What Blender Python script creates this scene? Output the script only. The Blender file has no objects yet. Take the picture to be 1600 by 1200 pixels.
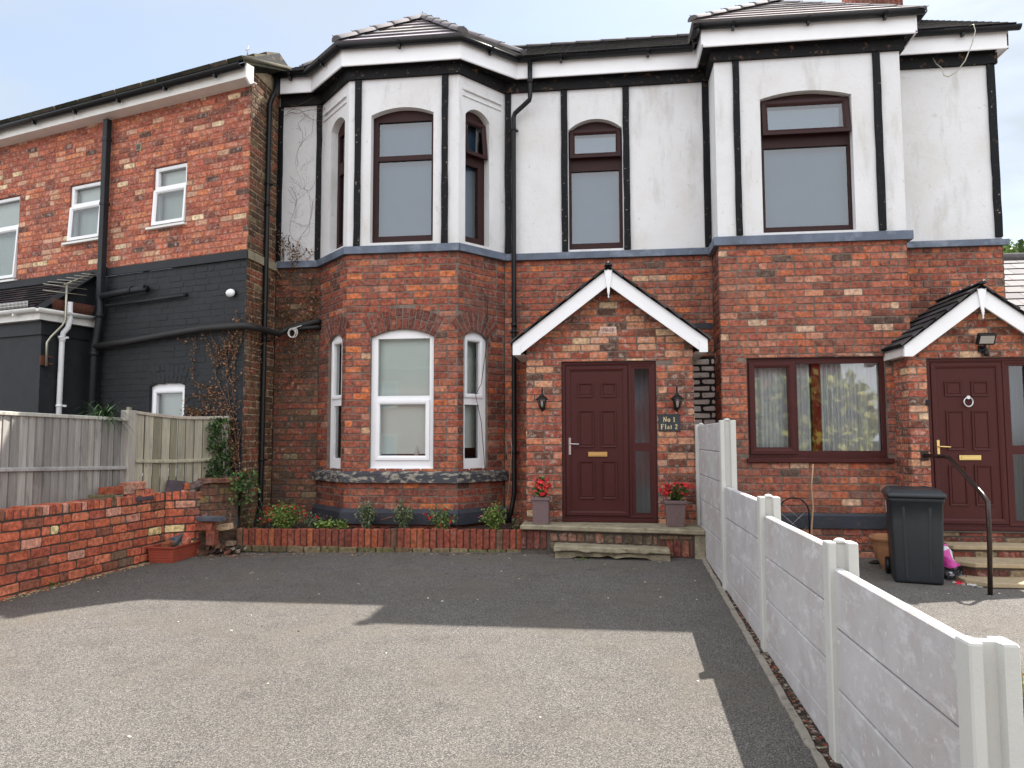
import bpy, math, random
from mathutils import Vector
random.seed(7)
sc = bpy.context.scene
COL = sc.collection
# ------------------------------------------------------------------ camera
YAW, PITCH, ROLL, FPX = math.radians(7.14), math.radians(4.21), math.radians(-0.11), 1150.0
_cy, _sy, _cp, _sp, _cr, _sr = math.cos(YAW), math.sin(YAW), math.cos(PITCH), math.sin(PITCH), math.cos(ROLL), math.sin(ROLL)
_r0 = Vector((_cy, _sy, 0)); _f = Vector((-_sy*_cp, _cy*_cp, _sp)); _u0 = Vector((_sy*_sp, -_cy*_sp, _cp))
_r = _r0*_cr + _u0*_sr; _u = -_r0*_sr + _u0*_cr
EYE = Vector((0, 0, 1.5))
cam_d = bpy.data.cameras.new('camera'); cam = bpy.data.objects.new('camera', cam_d); COL.objects.link(cam)
cam_d.sensor_width = 36; cam_d.lens = FPX/1600*36; cam_d.clip_end = 2000; cam_d.clip_start = 0.05
cam.matrix_world = __import__('mathutils').Matrix(((_r.x, _u.x, -_f.x, EYE.x), (_r.y, _u.y, -_f.y, EYE.y), (_r.z, _u.z, -_f.z, EYE.z), (0, 0, 0, 1)))
sc.camera = cam
# ------------------------------------------------------------------ sun and sky
SUNV = Vector((.46, .497, 1)).normalized()
EL = math.asin(SUNV.z)
sd = bpy.data.lights.new('sun', 'SUN'); sd.energy = 4.2; sd.angle = math.radians(0.55); sd.color = (1, .95, .88)
so = bpy.data.objects.new('sun', sd); COL.objects.link(so); so.rotation_euler = SUNV.to_track_quat('Z', 'Y').to_euler(); so.location = (10, 10, 20)
W = bpy.data.worlds.new('World'); sc.world = W; W.use_nodes = True
wn, wl = W.node_tree.nodes, W.node_tree.links
bg = wn['Background']
sky = wn.new('ShaderNodeTexSky'); sky.sky_type = 'NISHITA'; sky.sun_disc = False; sky.sun_elevation = EL
sky.sun_rotation = math.atan2(SUNV.x, SUNV.y); sky.air_density = 1.0; sky.dust_density = 2.2; sky.ozone_density = 1.0
tc = wn.new('ShaderNodeTexCoord'); mp = wn.new('ShaderNodeMapping'); mp.inputs['Scale'].default_value = (1.1, 1.1, 3.2)
nz = wn.new('ShaderNodeTexNoise'); nz.inputs['Scale'].default_value = 2.6; nz.inputs['Detail'].default_value = 9; nz.inputs['Roughness'].default_value = .55
wl.new(tc.outputs['Generated'], mp.inputs[0]); wl.new(mp.outputs[0], nz.inputs[0])
mr = wn.new('ShaderNodeMapRange'); mr.inputs[1].default_value = .36; mr.inputs[2].default_value = .66; wl.new(nz.outputs[0], mr.inputs[0])
mx = wn.new('ShaderNodeMix'); mx.data_type = 'RGBA'; wl.new(mr.outputs[0], mx.inputs[0])
wl.new(sky.outputs[0], mx.inputs[6]); mx.inputs[7].default_value = (2.75, 2.82, 2.92, 1)
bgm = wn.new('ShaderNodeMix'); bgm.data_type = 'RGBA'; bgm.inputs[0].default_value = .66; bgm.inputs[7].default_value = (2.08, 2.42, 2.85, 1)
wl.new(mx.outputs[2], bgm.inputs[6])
# sky made brighter behind the viewer and overhead, added as fill light
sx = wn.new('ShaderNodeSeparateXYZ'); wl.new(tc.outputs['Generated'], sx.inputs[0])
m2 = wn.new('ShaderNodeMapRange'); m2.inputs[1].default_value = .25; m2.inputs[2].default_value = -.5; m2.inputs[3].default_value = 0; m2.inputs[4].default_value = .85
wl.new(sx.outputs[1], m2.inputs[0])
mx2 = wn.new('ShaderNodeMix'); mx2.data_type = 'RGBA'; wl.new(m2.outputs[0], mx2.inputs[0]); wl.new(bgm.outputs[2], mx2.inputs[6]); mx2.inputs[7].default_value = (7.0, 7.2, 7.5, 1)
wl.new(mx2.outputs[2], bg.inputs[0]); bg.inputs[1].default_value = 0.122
sc.view_settings.view_transform = 'Standard'; sc.view_settings.look = 'None'; sc.view_settings.exposure = 1.35; sc.view_settings.gamma = 1
try: sc.view_settings.use_curve_mapping = False
except Exception: pass
sc.cycles.max_bounces = 6; sc.cycles.transparent_max_bounces = 12; sc.cycles.use_denoising = True

# ------------------------------------------------------------------ survey: a sight line cut with a real plane
def ray(x, y): return _f + _r*(x-800)/FPX - _u*(y-600)/FPX
def at(x, y, D):
    d = ray(x, y); return EYE + d*(D/d.y)
class Fr:
    """upright wall plane: O = foot point, du = horizontal unit direction (left to right seen from outside)"""
    def __init__(s, O, du):
        s.O = Vector((O[0], O[1], 0)); d = Vector((du[0], du[1], 0)); s.d = d.normalized(); s.n = Vector((s.d.y, -s.d.x, 0))
    def p(s, u, z, w=0.0):
        v = s.O + s.d*u + s.n*w; return (v.x, v.y, z)
    def uv(s, x, y, w=0.0):
        d = ray(x, y); o = s.O + s.n*w; t = (o-EYE).dot(s.n)/d.dot(s.n); h = EYE + d*t
        return (h-s.O).dot(s.d), h.z
    def shift(s, w): return Fr(s.O + s.n*w, s.d)
WF = Fr((0, 0), (1, 0))            # plain world frame: u = X, w = -Y
def G(X, Y):                       # ground height
    k = min(max((Y-6.4)/2.8, 0), 1.05); x = min(max(X, -6.5), 1.0)
    return 1.5-1.805+.045*max(min(Y, 10), -8) + .0175*(x-1)*k

# ------------------------------------------------------------------ colour
def lin(c): c /= 255; return c/12.92 if c <= .04045 else ((c+.055)/1.055)**2.4
def S(r, g, b, k=1.0): return (min(lin(r)*k, .9), min(lin(g)*k, .9), min(lin(b)*k, .9))
def jit(c, a=.12):
    k = 1+random.uniform(-a, a); return tuple(min(1, x*k*(1+random.uniform(-a, a)*.3)) for x in c)
def soft(c, k=.17, g=1.06):
    l = .3*c[0]+.5*c[1]+.2*c[2]; q = (x*(1-k)+l*k+.008 for x in c); return tuple(min(.9, x*g*w) for x, w in zip(q, (1.04, 1.02, .88)))
def pick(pal):
    t = random.random()*sum(w for w, _ in pal)
    for w, c in pal:
        t -= w
        if t <= 0: return c
    return pal[-1][1]
# ------------------------------------------------------------------ mesh builder
class MB:
    def __init__(s): s.v = []; s.f = []; s.c = []; s.m = []; s.s = []
    def face(s, pts, col=(1, 1, 1), m=0, smooth=False):
        b = len(s.v); s.v += [tuple(p) for p in pts]; s.f.append(tuple(range(b, b+len(pts)))); s.c.append(col); s.m.append(m); s.s.append(smooth)
    def idx(s, ids, col, m, smooth): s.f.append(tuple(ids)); s.c.append(col); s.m.append(m); s.s.append(smooth)
    def hexa(s, P, col=(1, 1, 1), m=0):
        b = len(s.v); s.v += [tuple(p) for p in P]
        for q in ((0, 3, 2, 1), (4, 5, 6, 7), (0, 1, 5, 4), (1, 2, 6, 5), (2, 3, 7, 6), (3, 0, 4, 7)): s.idx([b+i for i in q], col, m, False)
    def box(s, fr, u0, u1, z0, z1, w0, w1, col=(1, 1, 1), m=0, j=0):
        r = lambda: random.uniform(-j, j) if j else 0
        P = [fr.p(u+r(), z+r(), w+r()) for z in (z0, z1) for (u, w) in ((u0, w0), (u1, w0), (u1, w1), (u0, w1))]
        s.hexa(P, col, m)
    def obox(s, c, ax, sx_, sy_, sz_, col=(1, 1, 1), m=0, j=0):
        """box at centre c, axes ax (3 unit vectors), half sizes"""
        c = Vector(c); r = lambda: random.uniform(1-j, 1+j) if j else 1
        P = [c + ax[0]*sx_*a*r() + ax[1]*sy_*b*r() + ax[2]*sz_*d*r() for d in (-1, 1) for a, b in ((-1, -1), (1, -1), (1, 1), (-1, 1))]
        s.hexa(P, col, m)
    def rings(s, R, col=(1, 1, 1), m=0, smooth=True, cap=True, closed=True):
        n = len(R[0]); b = len(s.v)
        for q in R: s.v += [tuple(p) for p in q]
        for i in range(len(R)-1):
            for k in range(n if closed else n-1):
                k2 = (k+1) % n; s.idx([b+i*n+k, b+i*n+k2, b+(i+1)*n+k2, b+(i+1)*n+k], col, m, smooth)
        if cap:
            s.idx([b+k for k in range(n)][::-1], col, m, False); s.idx([b+(len(R)-1)*n+k for k in range(n)], col, m, False)
    def tube(s, path, r, col=(1, 1, 1), m=0, n=10, cap=True, smooth=True):
        P = [Vector(p) for p in path]; R = []
        rr = r if isinstance(r, (list, tuple)) else [r]*len(P)
        up = Vector((0, 0, 1)); prev = None
        for i, p in enumerate(P):
            t = (P[min(i+1, len(P)-1)]-P[max(i-1, 0)]).normalized()
            a = t.cross(prev if prev is not None else (up if abs(t.z) < .9 else Vector((1, 0, 0))))
            if prev is not None: a = prev - t*prev.dot(t)
            if a.length < 1e-6: a = t.cross(Vector((1, .3, .2)))
            a.normalize(); b = t.cross(a); prev = a
            R.append([p + a*rr[i]*math.cos(2*math.pi*k/n) + b*rr[i]*math.sin(2*math.pi*k/n) for k in range(n)])
        s.rings(R, col, m, smooth, cap)
    def lathe(s, c, prof, col=(1, 1, 1), m=0, n=20, cap=True, smooth=True):
        s.rings([[(c[0]+r*math.cos(2*math.pi*k/n), c[1]+r*math.sin(2*math.pi*k/n), c[2]+z) for k in range(n)] for r, z in prof], col, m, smooth, cap)
    def tri(s, p, d, size, col, m=0):
        """one leaf: a small pointed quad at p along d"""
        d = Vector(d); 
        if d.length < 1e-6: d = Vector((0, 0, 1))
        d.normalize(); q = d.cross(Vector((random.gauss(0, 1), random.gauss(0, 1), random.gauss(0, 1))))
        if q.length < 1e-4: q = Vector((1, 0, 0))
        q.normalize(); p = Vector(p); w = size*.32
        s.face([p, p+d*size*.5+q*w, p+d*size, p+d*size*.5-q*w], col, m)

ORG = {}
def tag(o, label=None, cat=None, group=None, kind=None):
    if label: o['label'] = label
    if cat: o['category'] = cat
    if group: o['group'] = group
    if kind: o['kind'] = kind
    return o
def thing(name, label, cat, loc=(0, 0, 0), group=None):
    o = bpy.data.objects.new(name, None); COL.objects.link(o); o.location = loc; ORG[o.name] = Vector(loc); o.empty_display_size = .1
    return tag(o, label, cat, group)
def obj(name, mb, mats, parent=None, loc=None, bevel=0, seg=1):
    if not isinstance(mats, (list, tuple)): mats = [mats]
    org = ORG[parent.name] if parent is not None else Vector(loc or (0, 0, 0))
    me = bpy.data.meshes.new(name)
    me.from_pydata([(v[0]-org.x, v[1]-org.y, v[2]-org.z) for v in mb.v], [], mb.f)
    for m_ in mats: me.materials.append(m_)
    me.polygons.foreach_set('material_index', mb.m); me.polygons.foreach_set('use_smooth', mb.s)
    a = me.attributes.new('Col', 'FLOAT_COLOR', 'CORNER'); buf = []
    for f, c in zip(mb.f, mb.c): buf += [c[0], c[1], c[2], 1.0]*len(f)
    a.data.foreach_set('color', buf)
    me.update()
    o = bpy.data.objects.new(name, me); COL.objects.link(o)
    if parent is not None: o.parent = parent
    else: o.location = org
    ORG[o.name] = org
    if bevel:
        b = o.modifiers.new('bevel', 'BEVEL'); b.width = bevel; b.segments = seg; b.limit_method = 'ANGLE'; b.angle_limit = math.radians(40)
    return o
def struct(name, mb, mats): return tag(obj(name, mb, mats), kind='structure')

# ------------------------------------------------------------------ materials
def pmat(name, col=None, rough=.6, var=.12, vscale=6, detail=5, bump=0., bscale=60, spec=.5, metal=0, patches=(), coat=0, stretch=None, rvar=0, ior=1.45, bdist=.01):
    """principled material; col None = per-brick colour attribute; patches = (colour, scale, lo, hi, amount[, stretch])"""
    m = bpy.data.materials.new(name); m.use_nodes = True; N, L = m.node_tree.nodes, m.node_tree.links
    b = N['Principled BSDF']; g = N.new('ShaderNodeNewGeometry')
    def noise(scale, det=5, st=None, rough_=.6):
        v = g.outputs['Position']
        if st:
            q = N.new('ShaderNodeMapping'); q.inputs['Scale'].default_value = st; L.new(v, q.inputs[0]); v = q.outputs[0]
        t = N.new('ShaderNodeTexNoise'); t.inputs['Scale'].default_value = scale; t.inputs['Detail'].default_value = det; t.inputs['Roughness'].default_value = rough_
        L.new(v, t.inputs['Vector']); return t.outputs[0]
    if col is None:
        a = N.new('ShaderNodeAttribute'); a.attribute_name = 'Col'; base = a.outputs['Color']
    else:
        c = N.new('ShaderNodeRGB'); c.outputs[0].default_value = (*col, 1); base = c.outputs[0]
    if var:
        n = noise(vscale, detail, stretch); r = N.new('ShaderNodeMapRange'); r.inputs[1].default_value = .25; r.inputs[2].default_value = .75
        r.inputs[3].default_value = 1-var; r.inputs[4].default_value = 1+var; L.new(n, r.inputs[0])
        h = N.new('ShaderNodeVectorMath'); h.operation = 'SCALE'; L.new(base, h.inputs[0]); L.new(r.outputs[0], h.inputs['Scale']); base = h.outputs[0]
    for p in patches:
        n = noise(p[1], 6, p[5] if len(p) > 5 else None, .65); r = N.new('ShaderNodeMapRange'); r.inputs[1].default_value = p[2]; r.inputs[2].default_value = p[3]; r.inputs[4].default_value = p[4]
        L.new(n, r.inputs[0]); x = N.new('ShaderNodeMix'); x.data_type = 'RGBA'; L.new(r.outputs[0], x.inputs[0]); L.new(base, x.inputs[6]); x.inputs[7].default_value = (*p[0], 1); base = x.outputs[2]
    L.new(base, b.inputs['Base Color']); b.inputs['Roughness'].default_value = rough; b.inputs['Metallic'].default_value = metal
    b.inputs['Specular IOR Level'].default_value = spec; b.inputs['IOR'].default_value = ior; b.inputs['Coat Weight'].default_value = coat; b.inputs['Coat Roughness'].default_value = .05
    if rvar:
        n = noise(9, 4); r = N.new('ShaderNodeMapRange'); r.inputs[3].default_value = max(rough-rvar, .02); r.inputs[4].default_value = min(1, rough+rvar); L.new(n, r.inputs[0]); L.new(r.outputs[0], b.inputs['Roughness'])
    if bump:
        n = noise(bscale, 6, stretch, .65); k = N.new('ShaderNodeBump'); k.inputs['Strength'].default_value = bump; k.inputs['Distance'].default_value = bdist; L.new(n, k.inputs['Height']); L.new(k.outputs[0], b.inputs['Normal'])
    return m
def asphalt(name, warm=1.0, dark=1.0):
    m = bpy.data.materials.new(name); m.use_nodes = True; N, L = m.node_tree.nodes, m.node_tree.links
    b = N['Principled BSDF']; g = N.new('ShaderNodeNewGeometry'); P = g.outputs['Position']
    v = N.new('ShaderNodeTexVoronoi'); v.inputs['Scale'].default_value = 190; L.new(P, v.inputs['Vector'])
    cr = N.new('ShaderNodeValToRGB'); e = cr.color_ramp.elements; cr.color_ramp.interpolation = 'LINEAR'; dark = dark*1.22
    e[0].position = 0; e[0].color = (*[.042*dark]*3, 1); e[1].position = 1; e[1].color = (.25*dark, .228*dark, .204*dark, 1)
    q = e.new(.45); q.color = (.092*dark, .085*dark, .078*dark, 1); q = e.new(.82); q.color = (.165*dark, .150*dark, .134*dark, 1)
    sp = N.new('ShaderNodeSeparateColor'); L.new(v.outputs['Color'], sp.inputs[0]); L.new(sp.outputs[0], cr.inputs[0])
    base = cr.outputs[0]
    def mixc(color, scale, lo, hi, amt, base, mode='MIX', st=None):
        n = N.new('ShaderNodeTexNoise'); n.inputs['Scale'].default_value = scale; n.inputs['Detail'].default_value = 7; n.inputs['Roughness'].default_value = .6; L.new(P, n.inputs['Vector'])
        r = N.new('ShaderNodeMapRange'); r.inputs[1].default_value = lo; r.inputs[2].default_value = hi; r.inputs[4].default_value = amt; L.new(n.outputs[0], r.inputs[0])
        x = N.new('ShaderNodeMix'); x.data_type = 'RGBA'; x.blend_type = mode; L.new(r.outputs[0], x.inputs[0]); L.new(base, x.inputs[6]); x.inputs[7].default_value = (*color, 1); return x.outputs[2]
    base = mixc((.7, .68, .66), .55, .42, .66, .45, base, 'MULTIPLY')
    base = mixc((.165, .143, .113), 1.1, .48, .72, .5, base)
    base = mixc((.66, .64, .64), 3.1, .5, .72, .5, base, 'MULTIPLY')
    base = mixc((.4, .38, .33), 45, .70, .76, .75, base); base = mixc((.5, .5, .5), 1.9, .66, .72, .5, base, 'MULTIPLY')
    L.new(base, b.inputs['Base Color']); b.inputs['Roughness'].default_value = .93; b.inputs['Specular IOR Level'].default_value = .3
    k = N.new('ShaderNodeBump'); k.inputs['Strength'].default_value = .75; k.inputs['Distance'].default_value = .007; L.new(v.outputs['Distance'], k.inputs['Height']); k.invert = True; L.new(k.outputs[0], b.inputs['Normal'])
    return m
def glassmat(name, tint=(.92, .95, .95), refl=.12, rough=.02):
    m = bpy.data.materials.new(name); m.use_nodes = True; N, L = m.node_tree.nodes, m.node_tree.links
    N.remove(N['Principled BSDF']); out = N['Material Output']
    t = N.new('ShaderNodeBsdfTransparent'); t.inputs[0].default_value = (*tint, 1); gl = N.new('ShaderNodeBsdfGlossy'); gl.inputs['Roughness'].default_value = rough
    lw = N.new('ShaderNodeFresnel'); lw.inputs[0].default_value = 1.5
    ad = N.new('ShaderNodeMath'); ad.operation = 'MULTIPLY_ADD'; ad.inputs[1].default_value = 1.0; ad.inputs[2].default_value = refl; ad.use_clamp = True; L.new(lw.outputs[0], ad.inputs[0])
    gn = N.new('ShaderNodeNewGeometry'); nn = N.new('ShaderNodeTexNoise'); nn.inputs['Scale'].default_value = 1.6; L.new(gn.outputs['Position'], nn.inputs['Vector'])
    bp = N.new('ShaderNodeBump'); bp.inputs['Strength'].default_value = .06; bp.inputs['Distance'].default_value = .02; L.new(nn.outputs[0], bp.inputs['Height']); L.new(bp.outputs[0], gl.inputs['Normal'])
    mxs = N.new('ShaderNodeMixShader'); L.new(ad.outputs[0], mxs.inputs[0]); L.new(t.outputs[0], mxs.inputs[1]); L.new(gl.outputs[0], mxs.inputs[2]); L.new(mxs.outputs[0], out.inputs[0]); return m
B = dict(var=.62, vscale=22, bump=.8, bscale=60, rough=.92, spec=.15)
M = {}
M['brick'] = pmat('house_brick', patches=[((.40, .30, .25), 20, .54, .68, .42), (S(72, 50, 46), 12, .52, .66, .6), ((.15, .10, .085), 1.3, .50, .72, .45), ((.28, .20, .165), 4.5, .56, .72, .5)], **B)
M['brick_old'] = pmat('old_sooty_brick', patches=[((.42, .35, .32), 11, .57, .70, .5), ((.085, .062, .05), 1.6, .46, .68, .5), (S(98, 88, 64), 4, .60, .75, .35)], **B)
M['brick_new'] = pmat('reclaimed_brick', patches=[((.50, .41, .35), 19, .52, .64, .6), (S(74, 50, 45), 15, .55, .68, .6), ((.42, .33, .28), 6, .58, .72, .4)], **B)
M['brick_wall'] = pmat('garden_brick', patches=[((.50, .42, .33), 30, .66, .74, .5), (S(70, 56, 48), 14, .55, .70, .6), (S(90, 86, 56), 2.6, .58, .75, .35), ((.40, .30, .25), 7, .58, .72, .4)], **B)
M['brick_dark'] = pmat('painted_black_brick', S(33, 35, 38), rough=.6, var=.25, vscale=5, bump=.35, bscale=50, spec=.4, patches=[(S(92, 92, 92), 3, .66, .8, .35)])
M['mortar'] = pmat('mortar', S(118, 106, 96), rough=.95, var=.3, vscale=14, bump=.6, bscale=90, patches=[(S(70, 62, 56), 3, .5, .72, .7)])
M['mortar_dark'] = pmat('dark_mortar', S(84, 77, 70), rough=.95, var=.3, vscale=14, bump=.6, bscale=90, patches=[(S(50, 50, 34), 3, .55, .72, .6)])
M['mortar_red'] = pmat('pinkish_mortar', S(150, 98, 82), rough=.95, var=.25, vscale=12, bump=.5, bscale=90)
M['mortar_pale'] = pmat('pale_mortar', S(168, 150, 122), rough=.95, var=.3, vscale=12, bump=.5, bscale=90, patches=[(S(90, 80, 62), 5, .45, .7, .8)])
M['mortar_black'] = pmat('black_mortar', S(42, 36, 34), rough=.95, var=.3, vscale=12, bump=.6, bscale=90)
M['brick_grey'] = pmat('grey_painted_brick', S(200, 192, 186), rough=.85, var=.15, vscale=12, bump=.4, bscale=60, patches=[(S(60, 54, 50), 20, .60, .68, .7)])
M['render'] = pmat('white_render', (.69, .69, .695), rough=.85, var=.07, vscale=3, bump=.35, bscale=26, spec=.3, bdist=.012, patches=[((.50, .46, .40), 1.5, .48, .70, .45), ((.42, .39, .35), 11, .60, .70, .45), ((.44, .42, .38), 4.5, .54, .68, .45, (1, 1, .22)), ((.24, .22, .20), 30, .73, .75, .8)])
M['render_vine'] = pmat('white_render_stained', (.60, .60, .60), rough=.85, var=.07, vscale=5, bump=.4, bscale=26, patches=[((.22, .18, .15), 22, .665, .68, .8, (1, 1, .5)), ((.5, .46, .4), 5, .55, .7, .35)])
M['timber'] = pmat('black_timber', S(17, 18, 21), spec=.2, rough=.6, var=.3, vscale=20, bump=.4, bscale=40, stretch=(1, 1, .15), patches=[(S(150, 142, 128), 24, .635, .66, .8), (S(92, 70, 54), 8, .62, .70, .5)])
M['frieze'] = pmat('black_frieze', S(22, 22, 24), spec=.2, rough=.65, var=.3, vscale=14, bump=.4, bscale=30, patches=[(S(112, 84, 62), 11, .60, .66, .7), (S(170, 160, 140), 26, .66, .69, .7), (S(60, 58, 40), 3, .6, .75, .4)])
M['ledge'] = pmat('blue_grey_painted_stone', S(90, 99, 114), rough=.6, var=.35, vscale=3.2, bump=.3, bscale=30, patches=[(S(146, 156, 168), 2.6, .5, .72, .75), (S(160, 160, 156), 18, .70, .75, .7), (S(40, 40, 44), 4, .62, .8, .6)])
M['sill'] = pmat('peeling_sill_paint', S(62, 63, 69), rough=.65, var=.3, vscale=5, bump=.5, bscale=40, patches=[(S(164, 156, 140), 9, .50, .58, .85, (1, 1, 2.5)), (S(30, 28, 26), 5, .58, .7, .6)])
M['plinth'] = pmat('blue_black_plinth', S(56, 59, 68), rough=.6, var=.35, vscale=8, bump=.5, bscale=40, patches=[(S(38, 35, 34), 4, .46, .64, .7), (S(104, 74, 62), 9, .60, .68, .6)])
M['upvc'] = pmat('white_plastic', (.82, .82, .83), rough=.35, var=.04, vscale=3, spec=.5, patches=[((.55, .54, .5), 6, .66, .8, .3)])
M['upvc_dirty'] = pmat('weathered_white_plastic', (.72, .71, .68), rough=.45, var=.08, vscale=4, patches=[((.42, .38, .32), 7, .58, .75, .4)])
M['brown'] = pmat('brown_plastic', S(50, 27, 26), rough=.5, var=.12, vscale=30, stretch=(4, 4, .5), bump=.12, bscale=60, spec=.25)
M['mahog'] = pmat('mahogany_plastic', S(70, 32, 30), rough=.5, var=.16, vscale=34, stretch=(4, 4, .35), bump=.22, bscale=70, spec=.25)
M['black'] = pmat('black_plastic', S(20, 21, 23), rough=.38, var=.15, vscale=6, spec=.35, patches=[(S(80, 76, 70), 9, .68, .8, .3)])
M['blackpaint'] = pmat('black_paint', S(34, 36, 39), spec=.3, rough=.5, var=.2, vscale=8, bump=.2, bscale=50)
M['slate'] = pmat('roof_tile', None, rough=.95, spec=.08, var=.25, vscale=9, bump=.5, bscale=50, patches=[(S(120, 122, 100), 12, .62, .74, .5), (S(40, 44, 30), 3, .55, .7, .4)])
M['tile'] = pmat('concrete_roof_tile', None, rough=.7, var=.2, vscale=9, bump=.25, bscale=60, spec=.25)
M['ridge'] = pmat('ridge_tile', S(110, 106, 108), spec=.2, rough=.8, var=.15, vscale=7, bump=.25, bscale=50, patches=[(S(90, 86, 84), 4, .55, .75, .6)])
M['conc'] = pmat('concrete', S(188, 186, 185), rough=.9, var=.12, vscale=2.6, bump=.35, bscale=110, patches=[(S(176, 166, 163), 2.2, .46, .62, .7), (S(216, 216, 216), 5, .54, .66, .6, (1, 1, 2.2)), (S(228, 228, 228), 22, .60, .68, .5), (S(140, 130, 122), 9, .66, .78, .5), (S(146, 148, 128), 1.6, .58, .72, .45), (S(160, 156, 150), 7, .58, .72, .25, (1, 1, .4))])
M['concpost'] = pmat('concrete_post_smooth', S(196, 196, 190), rough=.8, var=.06, vscale=3, bump=.2, bscale=60, patches=[(S(160, 158, 146), 3, .5, .75, .5), (S(70, 66, 60), 60, .72, .74, .8), (S(186, 184, 176), 12, .5, .7, .5)])
M['stone'] = pmat('worn_stone', S(150, 140, 118), rough=.9, var=.3, vscale=9, bump=.8, bscale=45, patches=[(S(92, 88, 66), 5, .48, .68, .6), (S(60, 54, 46), 14, .6, .7, .6)])
M['flag'] = pmat('sandstone_flag', S(166, 148, 120), rough=.9, var=.18, vscale=7, bump=.4, bscale=50, patches=[(S(120, 104, 80), 3, .55, .75, .5)])
M['kerb'] = pmat('kerb_stone', S(150, 142, 130), rough=.9, var=.2, vscale=12, bump=.6, bscale=60, patches=[(S(86, 80, 72), 9, .55, .68, .7)])
M['wood'] = pmat('weathered_fence_wood', None, rough=.85, var=.3, vscale=10, bump=.5, bscale=26, stretch=(3, 3, .22), patches=[(S(98, 90, 78), 7, .56, .70, .5, (1, 1, .35)), (S(60, 54, 48), 9, .68, .74, .8, (1, 1, .8))])
M['bin'] = pmat('dark_grey_bin_plastic', S(42, 46, 50), rough=.42, var=.15, vscale=4, spec=.5, patches=[(S(86, 86, 84), 8, .66, .8, .3)])
M['terra'] = pmat('terracotta', S(170, 120, 84), rough=.85, var=.2, vscale=9, bump=.3, bscale=50, patches=[(S(96, 92, 70), 5, .52, .7, .6)])
M['trough'] = pmat('terracotta_plastic', S(160, 76, 58), rough=.55, var=.12, vscale=12, patches=[(S(190, 130, 110), 9, .62, .75, .4)])
M['pot'] = pmat('mauve_planter', S(112, 92, 92), rough=.8, var=.18, vscale=40, bump=.2, bscale=80)
M['soil'] = pmat('soil', S(52, 40, 32), rough=1, var=.4, vscale=30, bump=1, bscale=50)
M['leaf'] = pmat('leaf', None, rough=.55, var=.12, vscale=20)
M['brass'] = pmat('brass', (.75, .55, .22), rough=.3, metal=1, var=.05)
M['steel'] = pmat('steel', (.55, .55, .55), rough=.3, metal=1, var=.05)
M['rail'] = pmat('worn_rail_paint', S(62, 52, 48), rough=.32, var=.25, vscale=20, metal=.6, patches=[(S(110, 92, 80), 12, .62, .72, .5)])
M['lead'] = pmat('lead_flashing', S(112, 116, 126), rough=.55, var=.2, vscale=7, metal=.3)
M['galv'] = pmat('galvanised_tube', S(170, 166, 150), rough=.4, metal=.7, var=.15)
M['rust'] = pmat('rusty_steel', S(96, 58, 44), rough=.9, var=.3, vscale=30)
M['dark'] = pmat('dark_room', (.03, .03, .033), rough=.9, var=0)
M['room'] = pmat('dim_room', (.22, .225, .23), rough=.9, var=0)
M['blind'] = pmat('pale_blind', S(232, 240, 234), rough=.9, var=.04, vscale=2)
M['net'] = pmat('grey_net', S(126, 144, 160), rough=.9, var=.10, vscale=1.2)
M['curtain'] = pmat('white_voile', S(222, 222, 224), rough=.9, var=.05, vscale=8)
M['redcloth'] = pmat('dark_red_cloth', S(140, 34, 34), rough=.9, var=.1)
M['glass'] = glassmat('window_glass', refl=.055)
M['glass_low'] = glassmat('front_room_glass', refl=.15)
M['glass_up'] = glassmat('upper_window_glass', (.68, .76, .82), refl=.10)
M['frost'] = glassmat('door_glass', (.66, .72, .72), refl=.07, rough=.1)
M['lamp'] = glassmat('lamp_glass', (.9, .88, .82), refl=.2)
M['white'] = pmat('white_paint', (.8, .8, .8), rough=.5, var=.03)
M['cable'] = pmat('cable_rubber', S(36, 34, 34), rough=.6, var=.1)
M['plain'] = pmat('coloured_surface', None, rough=.6, var=.15, vscale=20)
M['asphalt'] = asphalt('asphalt'); M['asphalt2'] = asphalt('forecourt_asphalt', dark=1.15)
# ------------------------------------------------------------------ palettes
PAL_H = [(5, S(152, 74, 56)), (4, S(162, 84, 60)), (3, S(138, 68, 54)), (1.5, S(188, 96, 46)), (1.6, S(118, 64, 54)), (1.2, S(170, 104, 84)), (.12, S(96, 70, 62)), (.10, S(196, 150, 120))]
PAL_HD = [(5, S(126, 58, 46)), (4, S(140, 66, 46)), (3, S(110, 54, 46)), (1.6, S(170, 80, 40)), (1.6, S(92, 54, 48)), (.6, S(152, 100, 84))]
PAL_N = [(4, S(164, 82, 60)), (3, S(148, 70, 54)), (2.4, S(182, 104, 72)), (1.8, S(112, 66, 54)), (1.3, S(190, 130, 100)), (.6, S(198, 160, 130)), (.7, S(92, 62, 56))]
PAL_R = [(4, S(162, 84, 64)), (4, S(150, 76, 60)), (2.4, S(176, 90, 56)), (2, S(126, 70, 58)), (1.6, S(178, 114, 92)), (.4, S(196, 156, 134)), (.25, S(92, 70, 64))]
PAL_W = [(5, S(176, 92, 66)), (4, S(164, 84, 66)), (3, S(150, 74, 60)), (2, S(190, 108, 70)), (1.6, S(122, 68, 60)), (1.3, S(190, 140, 116)), (.7, S(206, 180, 150)), (.5, S(90, 66, 64))]
PAL_G = [(6, S(178, 84, 54)), (4, S(162, 74, 54)), (2, S(186, 100, 70)), (1.6, S(130, 74, 58)), (1.2, S(186, 124, 110)), (.5, S(214, 186, 130)), (.6, S(108, 82, 66))]
PAL_G = [(w, tuple(min(.85, x*1.25) for x in c)) for w, c in PAL_G]
PAL_OLD = [(4, S(98, 66, 52)), (3, S(118, 76, 56)), (3, S(84, 62, 50)), (2, S(132, 70, 52)), (1, S(124, 104, 80))]
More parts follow.
